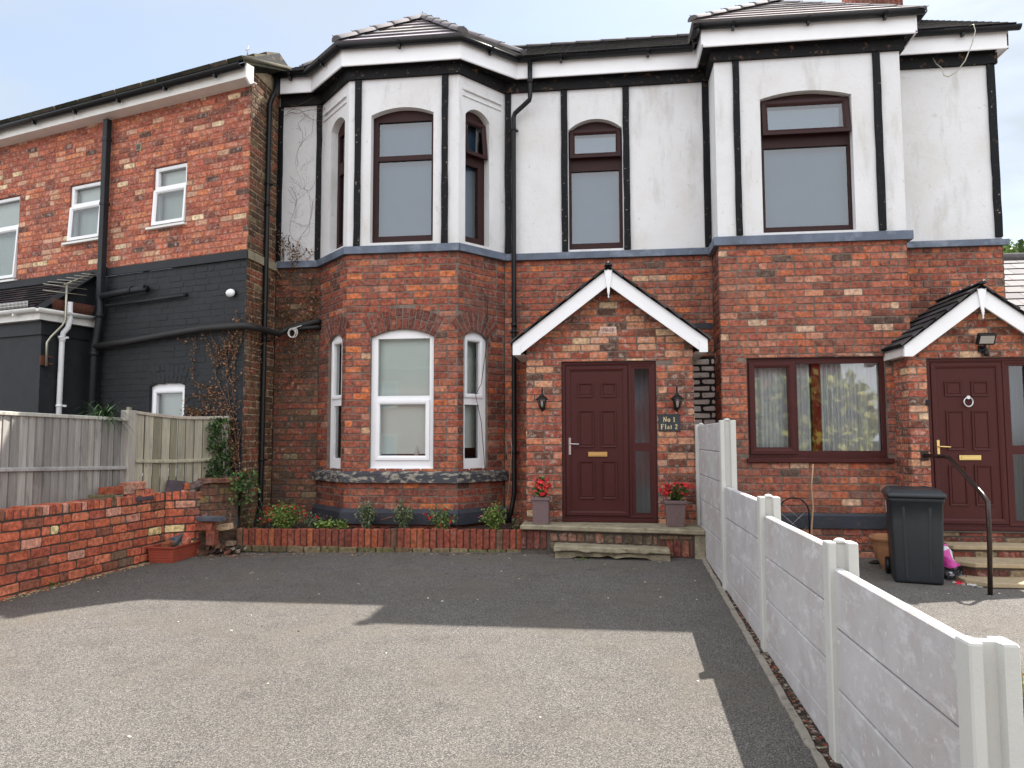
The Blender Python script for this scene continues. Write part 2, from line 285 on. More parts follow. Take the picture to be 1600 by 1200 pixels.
PAL_ARCH = [(4, S(112, 54, 48)), (3, S(126, 60, 48)), (2, S(98, 50, 46))]
PAL_K = [(1, (1, 1, 1))]
# ------------------------------------------------------------------ walls
class Op:
    """opening: ua..ub, foot zb, spring zs, rise of the segmental head, voussoir ring height"""
    def __init__(s, ua, ub, zb, zs, rise=0.0, ring=0.0):
        s.ua, s.ub, s.zb, s.zs, s.rise, s.ring = ua, ub, zb, zs, rise, ring
        s.uc = (ua+ub)/2; w = (ub-ua)/2
        if rise > 0: s.R = (w*w+rise*rise)/(2*rise); s.zc = zs+rise-s.R
    def top(s, u):
        if s.rise <= 0: return s.zs
        d = min(abs(u-s.uc), (s.ub-s.ua)/2); return s.zc+math.sqrt(max(s.R**2-d*d, 0))
    def brick_gap(s, z):
        if z < s.zb: return None
        if z < s.zs: return (s.ua, s.ub)
        if s.rise <= 0:
            if s.ring and z < s.zs+s.ring: return (s.ua-.02, s.ub+.02)
            return None
        Ro = s.R+s.ring; dz = z-s.zc
        if dz >= Ro: return None
        h = math.sqrt(Ro*Ro-dz*dz); w = (s.ub-s.ua)/2
        h = min(h, w+(z-s.zs)*w/(s.zs-s.zc)) if s.ring else h
        return (s.uc-h, s.uc+h)
def fn(v): return v if callable(v) else (lambda u: v)
def sheet(mb, fr, u0, u1, zb, zt, holes=(), w=0.0, col=(1, 1, 1), m=0, cuts=()):
    """upright sheet with holes, cut into strips"""
    zb, zt = fn(zb), fn(zt); bp = {u0, u1, *[c for c in cuts if u0 < c < u1]}
    for h in holes:
        for e in (h.ua, h.ub):
            if u0 < e < u1: bp.add(e)
        if h.rise > 0:
            for k in range(1, 14):
                e = h.ua+(h.ub-h.ua)*k/14
                if u0 < e < u1: bp.add(e)
    bp = sorted(bp)
    for a, b in zip(bp, bp[1:]):
        if b-a < 1e-5: continue
        mid = (a+b)/2; act = sorted([h for h in holes if h.ua < mid < h.ub], key=lambda h: h.zb); lo = (zb(a), zb(b))
        for h in act+[None]:
            hi = (zt(a), zt(b)) if h is None else (min(h.zb, zt(a)), min(h.zb, zt(b)))
            if max(hi[0]-lo[0], hi[1]-lo[1]) > 1e-4: mb.face([fr.p(a, lo[0], w), fr.p(b, lo[1], w), fr.p(b, hi[1], w), fr.p(a, hi[0], w)], col, m)
            if h: lo = (h.top(a), h.top(b))
def reveal(mb, fr, h, w0, w1, col=(1, 1, 1), m=0, bottom=True):
    """jambs, head and foot of an opening between depths w0 (front) and w1 (back)"""
    n = 14 if h.rise > 0 else 1; us = [h.ua+(h.ub-h.ua)*k/n for k in range(n+1)]
    pts = [(h.ua, h.zb)]+[(u, h.top(u)) for u in us]+[(h.ub, h.zb)]
    for (a, za), (b, zb_) in zip(pts, pts[1:]):
        mb.face([fr.p(a, za, w0), fr.p(b, zb_, w0), fr.p(b, zb_, w1), fr.p(a, za, w1)], col, m)
    if bottom: mb.face([fr.p(h.ub, h.zb, w0), fr.p(h.ua, h.zb, w0), fr.p(h.ua, h.zb, w1), fr.p(h.ub, h.zb, w1)], col, m)
def one_brick(mb, fr, a, b, z0, z1, w, pal, col=None, rough=.0055, back=.009):
    c = jit(soft(col or pick(pal)) if pal is not PAL_K else PAL_K[0][1]); j = lambda: random.uniform(-rough, rough); iw = w+random.uniform(-.002, .0025); e = .006
    o = [(a+j(), z0+j()), (b+j(), z0+j()), (b+j(), z1+j()), (a+j(), z1+j())]
    # octagonal front outline with worn corners
    k = random.uniform(.006, .02)
    P = [(o[0][0]+k, o[0][1]), (o[1][0]-k, o[1][1]), (o[1][0], o[1][1]+k*.8), (o[2][0], o[2][1]-k*.8), (o[2][0]-k, o[2][1]), (o[3][0]+k, o[3][1]), (o[3][0], o[3][1]-k*.8), (o[0][0], o[0][1]+k*.8)]
    cx = (a+b)/2; cz = (z0+z1)/2; sx_ = 1-2*e/max(b-a, .03); sz_ = 1-2*e/max(z1-z0, .03)
    bi = len(mb.v); mb.v += [fr.p(u, z, w-back) for u, z in P]+[fr.p(cx+(u-cx)*sx_, cz+(z-cz)*sz_, iw) for u, z in P]
    mb.idx([bi+8+i for i in range(8)], c, 0, False)
    for i in range(8): mb.idx([bi+i, bi+(i+1) % 8, bi+8+(i+1) % 8, bi+8+i], c, 0, False)
def bricks(mb, fr, u0, u1, z0, z1, ops=(), pal=PAL_H, course=.0925, L=.24, joint=.012, header_every=0, w=0.0, clip=None, phase=0, rough=.0055, pal_z=None, start=0):
    z = z0; k = start; gaps_done = []
    while z < z1-.02:
        zt = min(z+course-joint, z1); zm = (z+zt)/2
        a0, a1 = (u0, u1) if clip is None else clip(zm, z, zt)
        if a1-a0 > .03:
            gaps = sorted([g for g in ((o.brick_gap(zm) if (o.rise > 0 or o.ring) else ((o.ua, o.ub) if (z >= o.zb-.012 and zt <= o.zs+.015) else None)) for o in ops) if g]); spans = []; s0 = a0
            for g in gaps:
                if g[0] > s0: spans.append((s0, min(g[0], a1)))
                s0 = max(s0, g[1])
            if s0 < a1: spans.append((s0, a1))
            hdr = header_every and (k % header_every == header_every-1)
            bl = .115 if hdr else L
            u = u0 - ((k % 2)*.5*(bl) if not hdr else .06) - random.uniform(0, .012)
            P = pal_z(zm) if pal_z else pal
            while u < a1:
                l = bl*random.uniform(.97, 1.03)
                if not hdr and not header_every and random.random() < .09: l = .115
                for s_, e_ in spans:
                    a, b = max(u, s_+.001), min(u+l-joint, e_-.001)
                    za_, zb_ = z, zt
                    for o in ops:
                        if o.rise <= 0 and not o.ring and b > o.ua+.02 and a < o.ub-.02:
                            if za_ < o.zs+.003 < zb_ and o.zb < za_: za_ = o.zs+.003
                            if za_ < o.zb-.003 < zb_: zb_ = o.zb-.003
                    if b-a > .028 and zb_-za_ > .012: one_brick(mb, fr, a, b, za_, zb_, w, P(a) if callable(P) else P, rough=rough)
                u += l
        z += course; k += 1
def voussoirs(mb, fr, o, pal=PAL_ARCH, w=0.0, rows=1):
    if o.rise <= 0: return
    half = (o.ub-o.ua)/2; ang = math.asin(min(half/o.R, 1)); n = max(4, int(2*ang*(o.R+o.ring/2)/.082)); da = 2*ang/n
    for k in range(n):
        a0 = -ang+k*da+.0055/o.R; a1 = a0+da-.011/o.R; split = random.choice((.42, .6, 1, .5))
        segs = [(0, split), (split, 1)] if split < 1 else [(0, 1)]
        for s0, s1 in segs:
            r0 = o.R+o.ring*s0+.006; r1 = o.R+o.ring*s1-.004; c = jit(soft(pick(pal)) if pal is not PAL_K else (1, 1, 1)); e = .005; iw = w+random.uniform(-.002, .002)
            q = lambda r_, t, w_: fr.p(o.uc+r_*math.sin(t), o.zc+r_*math.cos(t), w_)
            bi = len(mb.v); ea = e/o.R
            mb.v += [q(r0, a0, w-.009), q(r0, a1, w-.009), q(r1, a1, w-.009), q(r1, a0, w-.009), q(r0+e, a0+ea, iw), q(r0+e, a1-ea, iw), q(r1-e, a1-ea, iw), q(r1-e, a0+ea, iw)]
            mb.idx([bi+4, bi+7, bi+6, bi+5], c, 0, False)
            for i in range(4): mb.idx([bi+i, bi+4+i, bi+4+(i+1) % 4, bi+(i+1) % 4], c, 0, False)
def soldier(mb, fr, u0, u1, zb, zt, w, pal, wd=.082, joint=.012, slope=None, rough=.004, gapp=0):
    u = u0
    while u < u1-.02:
        b = min(u+wd*random.uniform(.9, 1.08), u1)
        if not (gapp and random.random() < gapp):
            dz = random.uniform(-.008, .006)
            z0, z1 = zb+(slope(u) if slope else 0), zt+(slope(u) if slope else 0)+dz
            one_brick(mb, fr, u, b, z0, z1, w+random.uniform(-.004, .006), pal, rough=rough, back=.02)
        u = b+joint
# ------------------------------------------------------------------ windows
def rect_frame(mb, fr, a, b, z0, z1, t, w0, w1, m=0, tb=None, tt=None, ch=.4):
    """rectangular moulded frame: outer edge at w0..w1 with a chamfered inner lip"""
    tb = t if tb is None else tb; tt = t if tt is None else tt
    O = [(a, z0), (b, z0), (b, z1), (a, z1)]; k = 1-ch
    Mi = [(a+t*k, z0+tb*k), (b-t*k, z0+tb*k), (b-t*k, z1-tt*k), (a+t*k, z1-tt*k)]; I = [(a+t, z0+tb), (b-t, z0+tb), (b-t, z1-tt), (a+t, z1-tt)]
    wi = w1-(w1-w0)*.45
    for i in range(4):
        j = (i+1) % 4
        mb.face([fr.p(*O[i], w0), fr.p(*O[j], w0), fr.p(*O[j], w1), fr.p(*O[i], w1)], m=m)
        mb.face([fr.p(*O[i], w1), fr.p(*O[j], w1), fr.p(*Mi[j], w1), fr.p(*Mi[i], w1)], m=m)
        mb.face([fr.p(*Mi[i], w1), fr.p(*Mi[j], w1), fr.p(*I[j], wi), fr.p(*I[i], wi)], m=m)
        mb.face([fr.p(*I[i], wi), fr.p(*I[j], wi), fr.p(*I[j], w0-.01), fr.p(*I[i], w0-.01)], m=m)
def pane(par, fr, a, b, z0, z1, w, mat='glass', name='pane'):
    mb = MB(); mb.face([fr.p(a-.004, z0-.004, w), fr.p(b+.004, z0-.004, w), fr.p(b+.004, z1+.004, w), fr.p(a-.004, z1+.004, w)])
    return obj(name, mb, M[mat], par)
def window(par, fr, op, w, mat, frame=.05, panes=(), transom=(), sashes=(), glass='glass', room='dark', name='window', depth=.3, backing=None, cill=0, head=0):
    """window set in opening op, front of frame at depth w. panes: (ua, ub, za, zb) glass openings; sashes: (ua, ub, za, zb, member)"""
    mb = MB(); holes = [Op(a, b, z0, z1) for a, b, z0, z1 in panes]
    sheet(mb, fr, op.ua, op.ub, op.zb, op.top, holes, w, cuts=[op.ua+(op.ub-op.ua)*k/14 for k in range(15)] if op.rise else ())
    sheet(mb, fr, op.ua, op.ub, op.zb, op.top, holes, w-.07, cuts=[op.ua+(op.ub-op.ua)*k/14 for k in range(15)] if op.rise else ())
    for h in holes: reveal(mb, fr, h, w, w-.07)
    for a, b, z0, z1, t in sashes: rect_frame(mb, fr, a, b, z0, z1, t, w+.001, w+.022)
    if cill: mb.box(fr, op.ua-.01, op.ub+.01, op.zb-.001, op.zb+.035, w-.02, w+cill)
    root = obj(name, mb, M[mat], par, bevel=.003)
    for i, (a, b, z0, z1) in enumerate(panes): pane(root, fr, a, b, z0, z1, w-.03, glass)
    return root
def roombox(par, fr, ua, ub, zb, zt, w0, depth, mat='dark'):
    mb = MB(); w1 = w0-depth
    P = lambda u, z, w: fr.p(u, z, w)
    mb.face([P(ua, zb, w1), P(ub, zb, w1), P(ub, zt, w1), P(ua, zt, w1)])
    mb.face([P(ua, zb, w0), P(ua, zb, w1), P(ua, zt, w1), P(ua, zt, w0)]); mb.face([P(ub, zb, w1), P(ub, zb, w0), P(ub, zt, w0), P(ub, zt, w1)])
    mb.face([P(ua, zt, w0), P(ua, zt, w1), P(ub, zt, w1), P(ub, zt, w0)]); mb.face([P(ua, zb, w1), P(ua, zb, w0), P(ub, zb, w0), P(ub, zb, w1)])
    return obj('room', mb, M[mat], par)
def blind(par, fr, a, b, z0, z1, w, mat='blind', name='blind', ripple=0, n=1, tone=None):
    mb = MB(); n = max(n, 1)
    for k in range(n):
        u0, u1 = a+(b-a)*k/n, a+(b-a)*(k+1)/n
        f0 = w+ripple*math.sin(k*1.9)+ripple*.5*math.sin(k*.7); f1 = w+ripple*math.sin((k+1)*1.9)+ripple*.5*math.sin((k+1)*.7)
        mb.face([fr.p(u0, z0, f0), fr.p(u1, z0, f1), fr.p(u1, z1, f1), fr.p(u0, z1, f0)], smooth=ripple > 0)
    return obj(name, mb, M[mat], par)
def tilted_sash(par, fr, a, b, z0, z1, w, t, ang, mat, glass='glass', name='sash'):
    """top-hung sash pushed out at its foot by ang"""
    class TF:
        def p(s, u, z, ww=0): 
            d = z1-z; return fr.p(u, z1-d*math.cos(ang)-ww*math.sin(ang)*0, w+ww+d*math.sin(ang))
    tf = TF(); mb = MB(); rect_frame(mb, tf, a, b, z0, z1, t, 0.0, .045)
    o = obj(name, mb, M[mat], par)
    g = MB(); g.face([tf.p(a+t, z0+t, .015), tf.p(b-t, z0+t, .015), tf.p(b-t, z1-t, .015), tf.p(a+t, z1-t, .015)]); obj('pane', g, M[glass], par if False else o)
    return o
# ------------------------------------------------------------------ roof helpers
def lerp(a, b, t): return Vector(a)*(1-t)+Vector(b)*t
def facet(mb, A, B, C, D, n, cols, lip=.03, tiles=0, m=0, jag=0):
    """tiled roof plane: eave A-B, top D-C, n courses each with a raised lower lip"""
    A, B, C, D = map(Vector, (A, B, C, D)); nrm = (B-A).cross(D-A)
    if nrm.z < 0: nrm = -nrm
    nrm.normalize()
    for k in range(n):
        t0, t1 = k/n, (k+1)/n+.004
        a, b, c, d = lerp(A, D, t0), lerp(B, C, t0), lerp(B, C, min(t1, 1)), lerp(A, D, min(t1, 1)); wd = (b-a).length
        nt = max(1, int(round(wd/tiles))) if tiles else 1; off = (k % 2)*.5
        e = [0]+[(i+off)/nt for i in range(0 if off else 1, nt) if 0 < (i+off)/nt < 1]+[1]
        for x0, x1 in zip(e, e[1:]):
            g = .004/max(wd, .1) if tiles else 0
            p0, p1, p2, p3 = lerp(a, b, x0+g), lerp(a, b, x1-g), lerp(d, c, x1-g), lerp(d, c, x0+g)
            h = lip*(1+random.uniform(-.15, .2)*(jag or .3)); c_ = jit(random.choice(cols), .14); q = nrm*h; lo = nrm*(-.012); dn = (A-D).normalized()*random.uniform(0, jag) if jag else Vector()
            mb.face([p0+q+dn, p1+q+dn, p2+nrm*.004, p3+nrm*.004], c_, m)
            mb.face([p0+lo+dn, p1+lo+dn, p1+q+dn, p0+q+dn], tuple(x*.35 for x in c_), m)  # lip coloured darker than its tile: painted shadow below each course
            mb.face([p0+lo+dn, p0+q+dn, p3+nrm*.004], c_, m); mb.face([p1+q+dn, p1+lo+dn, p2+nrm*.004], c_, m)
def hipcaps(par, A, B, seg=.42, r=.1, mat='ridge', name='ridge_tiles', col=(.1, .1, .1)):
    A, B = Vector(A), Vector(B); L = (B-A).length; n = max(1, int(round(L/seg))); t = (B-A).normalized(); side = t.cross(Vector((0, 0, 1))).normalized(); up = side.cross(t)
    mb = MB()
    for k in range(n):
        a = A+t*(L*k/n-.012); b = A+t*(L*(k+1)/n+.012); R = []
        for p, rr, dz in ((a, r*1.03, .009), (a+t*.03, r*1.03, .009), (b, r*.98, 0)):
            R.append([p+side*rr*math.cos(math.pi*i/9)+up*(rr*.75*math.sin(math.pi*i/9)+dz) for i in range(10)])
        mb.rings(R, jit(col), smooth=True, cap=True, closed=False)
        mb.tube([a+up*(r*.83)-t*.01, a+up*(r*.98)-t*.03], .006, n=5)
    return obj(name, mb, M[mat], par)
def gutter(par, pts, r=.058, mat='black', name='gutter', brackets=True):
    mb = MB(); P = [Vector(p) for p in pts]; R = []
    for i, p in enumerate(P):
        t = (P[min(i+1, len(P)-1)]-P[max(i-1, 0)]).normalized(); s_ = t.cross(Vector((0, 0, 1))).normalized()
        k = 1.0
        if 0 < i < len(P)-1:
            t1 = (P[i]-P[i-1]).normalized(); k = 1/max(.5, t1.dot(t))
        R.append([p+s_*r*k*math.cos(a)+Vector((0, 0, r*math.sin(a))) for a in [math.pi*j/9+math.pi for j in range(10)]] + [p+s_*(r*.82)*k*math.cos(a)+Vector((0, 0, r*.82*math.sin(a)+.002)) for a in [2*math.pi-math.pi*j/9 for j in range(10)]])
    mb.rings(R, smooth=True)
    o = obj(name, mb, M[mat], par)
    if brackets:
        for a, b in zip(P, P[1:]):
            L = (b-a).length; t = (b-a).normalized() if L else Vector((1, 0, 0)); s_ = t.cross(Vector((0, 0, 1))).normalized(); n = max(1, int(L/.9))
            for k in range(n):
                c = a+t*(L*(k+.5)/n); m2_ = MB(); ring = lambda q: [q+s_*(r*1.12)*math.cos(x)+Vector((0, 0, r*1.12*math.sin(x))) for x in [math.pi*j/7+math.pi for j in range(8)]]
                m2_.rings([ring(c-t*.02), ring(c+t*.02)], smooth=True, closed=False, cap=False)
                m2_.obox(c+Vector((0, 0, -r*1.25)), (t, s_, Vector((0, 0, 1))), .016, .03, .022)
                obj('gutter_bracket', m2_, M[mat], o)
    return o
def downpipe(par, path, r=.036, mat='black', clips=(), name='downpipe', n=12, joints=()):
    mb = MB(); mb.tube(path, r, n=n)
    for q in joints: mb.tube([Vector(q)+Vector((0, 0, -.035)), Vector(q)+Vector((0, 0, .035))], r*1.18, n=n)
    o = obj(name, mb, M[mat], par)
    for q in clips:
        c = MB(); q = Vector(q); c.tube([q+Vector((0, 0, -.016)), q+Vector((0, 0, .016))], r*1.22, n=n); c.box(WF, q.x-r*1.9, q.x+r*1.9, q.z-.014, q.z+.014, -q.y-r*1.6, -q.y-r*.9)
        obj('pipe_clip', c, M[mat], o)
    return o
# ================================================================== the ground
def GR(X, Y): return 1.5-1.50-.03*(9.8-max(min(Y, 11), -8))
def grid_sheet(name, xs, ys, dz, mat):
    mb = MB(); b = {}
    for j, y in enumerate(ys):
        for i, x in enumerate(xs): b[i, j] = len(mb.v); mb.v.append((x, y, (G(x, y) if x < 1.14 else GR(x, y))+dz))
    for j in range(len(ys)-1):
        for i in range(len(xs)-1): mb.idx([b[i, j], b[i+1, j], b[i+1, j+1], b[i, j+1]], (1, 1, 1), 0, True)
    return struct(name, mb, M[mat])
rng = lambda a, b, n: [a+(b-a)*k/n for k in range(n+1)]
grid_sheet('ground', [-600, -60, -20]+rng(-9, 1.13, 10)+[1.15]+rng(2, 8, 6)+[20, 60, 600], [-600, -60, -20]+rng(-8, 10, 18)+[20, 60, 900], -.03, 'asphalt2')
grid_sheet('driveway', rng(-6.4, 1.13, 16), rng(-4, 9.7, 28), 0, 'asphalt')
grid_sheet('forecourt', rng(1.15, 9, 10), rng(-4, 10.4, 28), 0, 'asphalt2')

# ================================================================== main house
YM, YB, YR, YP, YQ = 10.36, 9.69, 9.82, 9.50, 9.38
XW, XBL, XBF0, XBF1, XBR, XR0, XR1, XE = -4.86, -4.17, -3.52, -1.946, -1.40, 1.515, 3.869, 5.28
FM = Fr((0, YM), (1, 0))
FBL = Fr((XBL, YM), (XBF0-XBL, YB-YM)); FBF = Fr((XBF0, YB), (1, 0)); FBR = Fr((XBF1, YB), (XBR-XBF1, YM-YB))
FRL = Fr((XR0, YM), (0, -1)); FRF = Fr((XR0, YR), (1, 0)); FRR = Fr((XR1, YR), (0, 1))
LBS = math.hypot(XBF0-XBL, YB-YM); LBR = math.hypot(XBR-XBF1, YM-YB); LBF = XBF1-XBF0; LRF = XR1-XR0; DR = YM-YR
ZG, ZL0, ZL1, ZF, ZB = -.1, 4.04, 4.15, 6.53, 6.67
def OPX(fr, x0, x1, ys, yb, ytop=None, ring=0, w=0):
    xm = (x0+x1)/2; ym = (ys+yb)/2
    zs = fr.uv(xm, ys, w)[1]; r = fr.uv(xm, ytop, w)[1]-zs if ytop else 0
    return Op(fr.uv(x0, ym, w)[0], fr.uv(x1, ym, w)[0], fr.uv(xm, yb, w)[1], zs, r, ring)
def RX(fr, x0, x1, y0, y1, w=0):
    xm = (x0+x1)/2; ym = (y0+y1)/2
    return (fr.uv(x0, ym, w)[0], fr.uv(x1, ym, w)[0], fr.uv(xm, y1, w)[1], fr.uv(xm, y0, w)[1])
def mirror(o, L): return Op(L-o.ub, L-o.ua, o.zb, o.zs, o.rise, o.ring)
house = thing('terraced_house', 'red brick house with black and white upper floor, two bays and two gabled porches', 'house', (0.2, YM, 0))
# ---- openings
oA = OPX(FBF, 578.3, 677.3, 527, 735, 514.5, .30)           # ground bay, middle
oB = OPX(FBR, 724.5, 762, 528, 733, 517, .30)
oB = Op(oB.ua, oB.ub, oA.zb, oA.zs-.01, oB.rise if oB.rise > .03 else .09, .30); oC = mirror(oB, LBR); oC = Op(oC.ua*LBS/LBR, oC.ub*LBS/LBR, oC.zb, oC.zs, oC.rise, .30)
uA = OPX(FBF, 579, 676.8, 178, 378, 167.5)
uB = OPX(FBR, 727, 764.5, 186, 383, 177); uB = Op(uB.ua, uB.ub, uA.zb, uA.zs-.01, .12); uC = Op((LBR-uB.ub)*LBS/LBR, (LBR-uB.ua)*LBS/LBR, uB.zb, uB.zs, .12)
uM = OPX(FM, 888.4, 973, 201.5, 389, 185.5)
uR = OPX(FRF, 1190, 1334, 151, 361.5, 141)
oR = OPX(FRF, 1168.5, 1386, 558, 716)
# ---- brickwork of the ground floor
def brickpart(name, jobs, mb_=None, mats=('brick', 'mortar'), parent=None):
    """jobs: (frame, u0, u1, z0, z1, openings, options)"""
    mb = MB()
    for fr, u0, u1, z0, z1, ops, kw in jobs:
        sheet(mb, fr, u0, u1, z0, z1, ops, -.008, m=1)
        bricks(mb, fr, u0+.002, u1-.002, z0, z1, ops, **kw)
        for o in ops:
            if o.ring and o.rise: voussoirs(mb, fr, o)
            if o.zb > z0+.01 and o.zb < z1 and o.ub-o.ua < 2.6: reveal(mb, fr, o, -.002, -.14, m=1)
    return obj(name, mb, [M[k] for k in mats], parent or house)
grey_gap = Op(1.10, XR0, .2, 2.62); grey_gap.ring = 0
brickpart('brick_wall', [(FM, XBR, XR0, ZG, ZL0, [grey_gap], dict(pal=PAL_H, header_every=5)), (FM, XR1, XE, ZG, ZL0, [], dict(pal=PAL_H, header_every=5))])
brickpart('brick_wall', [(FM, XW, XBL, ZG, ZL0, [], dict(pal=PAL_OLD+[(5, S(120, 64, 50))], header_every=5))], mats=('brick_old', 'mortar_dark'))
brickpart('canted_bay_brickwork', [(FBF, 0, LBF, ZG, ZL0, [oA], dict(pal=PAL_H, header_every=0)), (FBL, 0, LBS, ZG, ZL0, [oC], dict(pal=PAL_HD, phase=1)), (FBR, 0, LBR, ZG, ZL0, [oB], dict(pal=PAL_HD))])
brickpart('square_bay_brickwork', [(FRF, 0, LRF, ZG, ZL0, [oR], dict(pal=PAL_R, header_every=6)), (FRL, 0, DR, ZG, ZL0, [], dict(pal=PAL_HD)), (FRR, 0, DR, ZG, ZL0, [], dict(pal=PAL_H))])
mb = MB(); sheet(mb, FM, 1.10, XR0, .2, 2.62, (), -.006, m=1); bricks(mb, FM, 1.10, XR0, .2, 2.62, (), pal=[(1, S(150, 143, 140)), (1, S(140, 132, 128))], joint=.026, rough=.007, L=.25)
tag(obj('painted_brickwork', mb, [M['brick_grey'], M['mortar_black']], house), 'grey painted bricks with black joints between porch and square bay')
# side and back walls, so the house is a closed volume
mb = MB(); SD = Fr((XE, YM), (0, 1)); sheet(mb, SD, 0, 6.5, ZG, 6.9, (), 0, m=0); bricks(mb, SD, 0, 2.5, ZG, ZL0, (), pal=PAL_H, w=.008)
BK = Fr((XE, YM+6.5), (-1, 0)); sheet(mb, BK, 0, 10.3, ZG, 6.9)
mb.face([(XE, YM, 6.85), (XE, YM+6.5, 6.85), (XE, 13.6, 8.85)]); LS = Fr((XW-.1, YM+6.5), (0, -1)); sheet(mb, LS, 0, 6.5, ZG, 6.9)
obj('side_wall', mb, M['mortar'], house)
# ---- plinths
def band(mb, fr, u0, u1, z0, z1, w0, w1, top=.02, e0=0, e1=0):
    """stone band with a weathered (sloping) top; e0/e1 mitre the ends for splayed corners"""
    P = [fr.p(u0-e0, z0, w1), fr.p(u1+e1, z0, w1), fr.p(u1+e1, z1-top, w1), fr.p(u0-e0, z1-top, w1)]
    Q = [fr.p(u0, z0, w0), fr.p(u1, z0, w0), fr.p(u1, z1, w0), fr.p(u0, z1, w0)]
    mb.face(P); mb.face([P[3], P[2], Q[2], Q[3]]); mb.face([P[1], P[0], Q[0], Q[1]]); mb.face([P[0], P[3], Q[3], Q[0]]); mb.face([P[2], P[1], Q[1], Q[2]])
T8 = math.tan(math.radians(22.5))
def baybands(name, z0, z1, w, mat, top=.02):
    mb = MB()
    band(mb, FBF, 0, LBF, z0, z1, 0, w, top, w*T8, w*T8); band(mb, FBL, 0, LBS, z0, z1, 0, w, top, 0, w*T8); band(mb, FBR, 0, LBR, z0, z1, 0, w, top, w*T8, 0)
    return obj(name, mb, M[mat], house, bevel=.004)
def rbands(name, z0, z1, w, mat, top=.02):
    mb = MB()
    band(mb, FRF, 0, LRF, z0, z1, 0, w, top, w, w); band(mb, FRL, 0, DR, z0, z1, 0, w, top, 0, w); band(mb, FRR, 0, DR, z0, z1, 0, w, top, w, 0)
    return obj(name, mb, M[mat], house, bevel=.004)
baybands('bay_plinth', .36, .56, .06, 'plinth', .05)
baybands('bay_sill', .91, 1.06, .07, 'sill', .04)
mb = MB(); band(mb, FRF, 0, LRF, .36, .545, 0, .022, .03, .02, .02); mb2 = obj('bay_plinth', mb, M['plinth'], house, bevel=.004)
baybands('string_course', ZL0, ZL1+.01, .06, 'ledge')
rbands('string_course', ZL0-.02, ZL1, .06, 'ledge')
mb = MB(); band(mb, FM, XW+.04, XBL-.03, ZL0, ZL1, 0, .06); obj('string_course', mb, M['ledge'], house, bevel=.004)
mb = MB(); band(mb, FM, XBR+.03, XR0-.06, ZL0, ZL1, 0, .06); obj('string_course', mb, M['ledge'], house, bevel=.004)
mb = MB(); band(mb, FM, XR1+.06, XE+.06, ZL0, ZL1-.01, 0, .06); obj('string_course', mb, M['ledge'], house, bevel=.004)
# ---- white render of the upper floor
def renderpart(jobs, mat='render'):
    mb = MB()
    for fr, u0, u1, ops in jobs:
        sheet(mb, fr, u0, u1, ZL0+.02, ZB+.1, ops)
        for o in ops: reveal(mb, fr, o, 0, -.16)
    return obj('rendered_wall', mb, M[mat], house)
renderpart([(FM, XBR, XR0, [uM])]); renderpart([(FM, XR1, XE, [])])
tag(renderpart([(FM, XW, XBL, [])], 'render_vine'), 'white rendered strip marked by old vine tendrils')
renderpart([(FBF, 0, LBF, [uA]), (FBL, 0, LBS, [uC]), (FBR, 0, LBR, [uB])])
renderpart([(FRF, 0, LRF, [uR]), (FRL, 0, DR, []), (FRR, 0, DR, [])])
for fr, L in ((FBL, LBS), (FBR, LBR)):       # label moulds over the splayed lights
    mb = MB()
    mb.box(fr, .06, L-.08, 6.33, 6.375, .001, .03); mb.box(fr, .06, L-.08, 6.245, 6.27, .001, .018); mb.box(fr, .06, .10, 6.27, 6.33, .001, .012)
    obj('label_mould', mb, M['render'], house, bevel=.006)
# ---- timbers
def post(fr, x0, x1, ya, yb_=None, name='timber_post', u=None, z0=ZL1+.004, z1=ZF, mat='timber'):
    a, b = u if u else (fr.uv(x0, ya)[0], fr.uv(x1, ya)[0])
    mb = MB(); n = 9; R = []
    for k in range(n+1):
        z = z0+(z1-z0)*k/n; j0, j1 = random.uniform(-.004, .004), random.uniform(-.004, .004)
        R.append([fr.p(a+j0, z, .001), fr.p(b+j1, z, .001), fr.p(b+j1, z, .032), fr.p(a+j0, z, .032)])
    mb.rings(R, smooth=False); return obj(name, mb, M[mat], house, bevel=.004)
post(FM, 434, 442, 260); post(FM, 0, 0, 0, u=(XBL-.085, XBL-.006)); post(FM, 0, 0, 0, u=(XBR+.006, XBR+.10))
post(FM, 877, 887.2, 260); post(FM, 973.8, 983.8, 260); post(FM, 0, 0, 0, u=(XR0-.095, XR0-.006)); post(FM, 0, 0, 0, u=(XE-.095, XE))
post(FBF, 554.5, 564.3, 250); post(FBF, 690.2, 700.2, 250); post(FRF, 1147, 1157, 230); post(FRF, 1367.5, 1379.5, 230)
def frieze(jobs):
    mb = MB()
    for fr, u0, u1, e0, e1 in jobs: band(mb, fr, u0, u1, ZF, ZB+.02, 0, .05, 0, e0, e1)
    return obj('timber_frieze', mb, M['frieze'], house, bevel=.004)
k = .05*T8
frieze([(FM, XW+.04, XBL-.02, 0, 0)]); frieze([(FBL, 0, LBS, 0, k), (FBF, 0, LBF, k, k), (FBR, 0, LBR, k, 0)]); frieze([(FM, XBR+.02, XR0-.052, 0, 0)])
frieze([(FRL, 0, DR, 0, .05), (FRF, 0, LRF, .05, .05), (FRR, 0, DR, .05, 0)]); frieze([(FM, XR1+.052, XE+.03, 0, 0)])
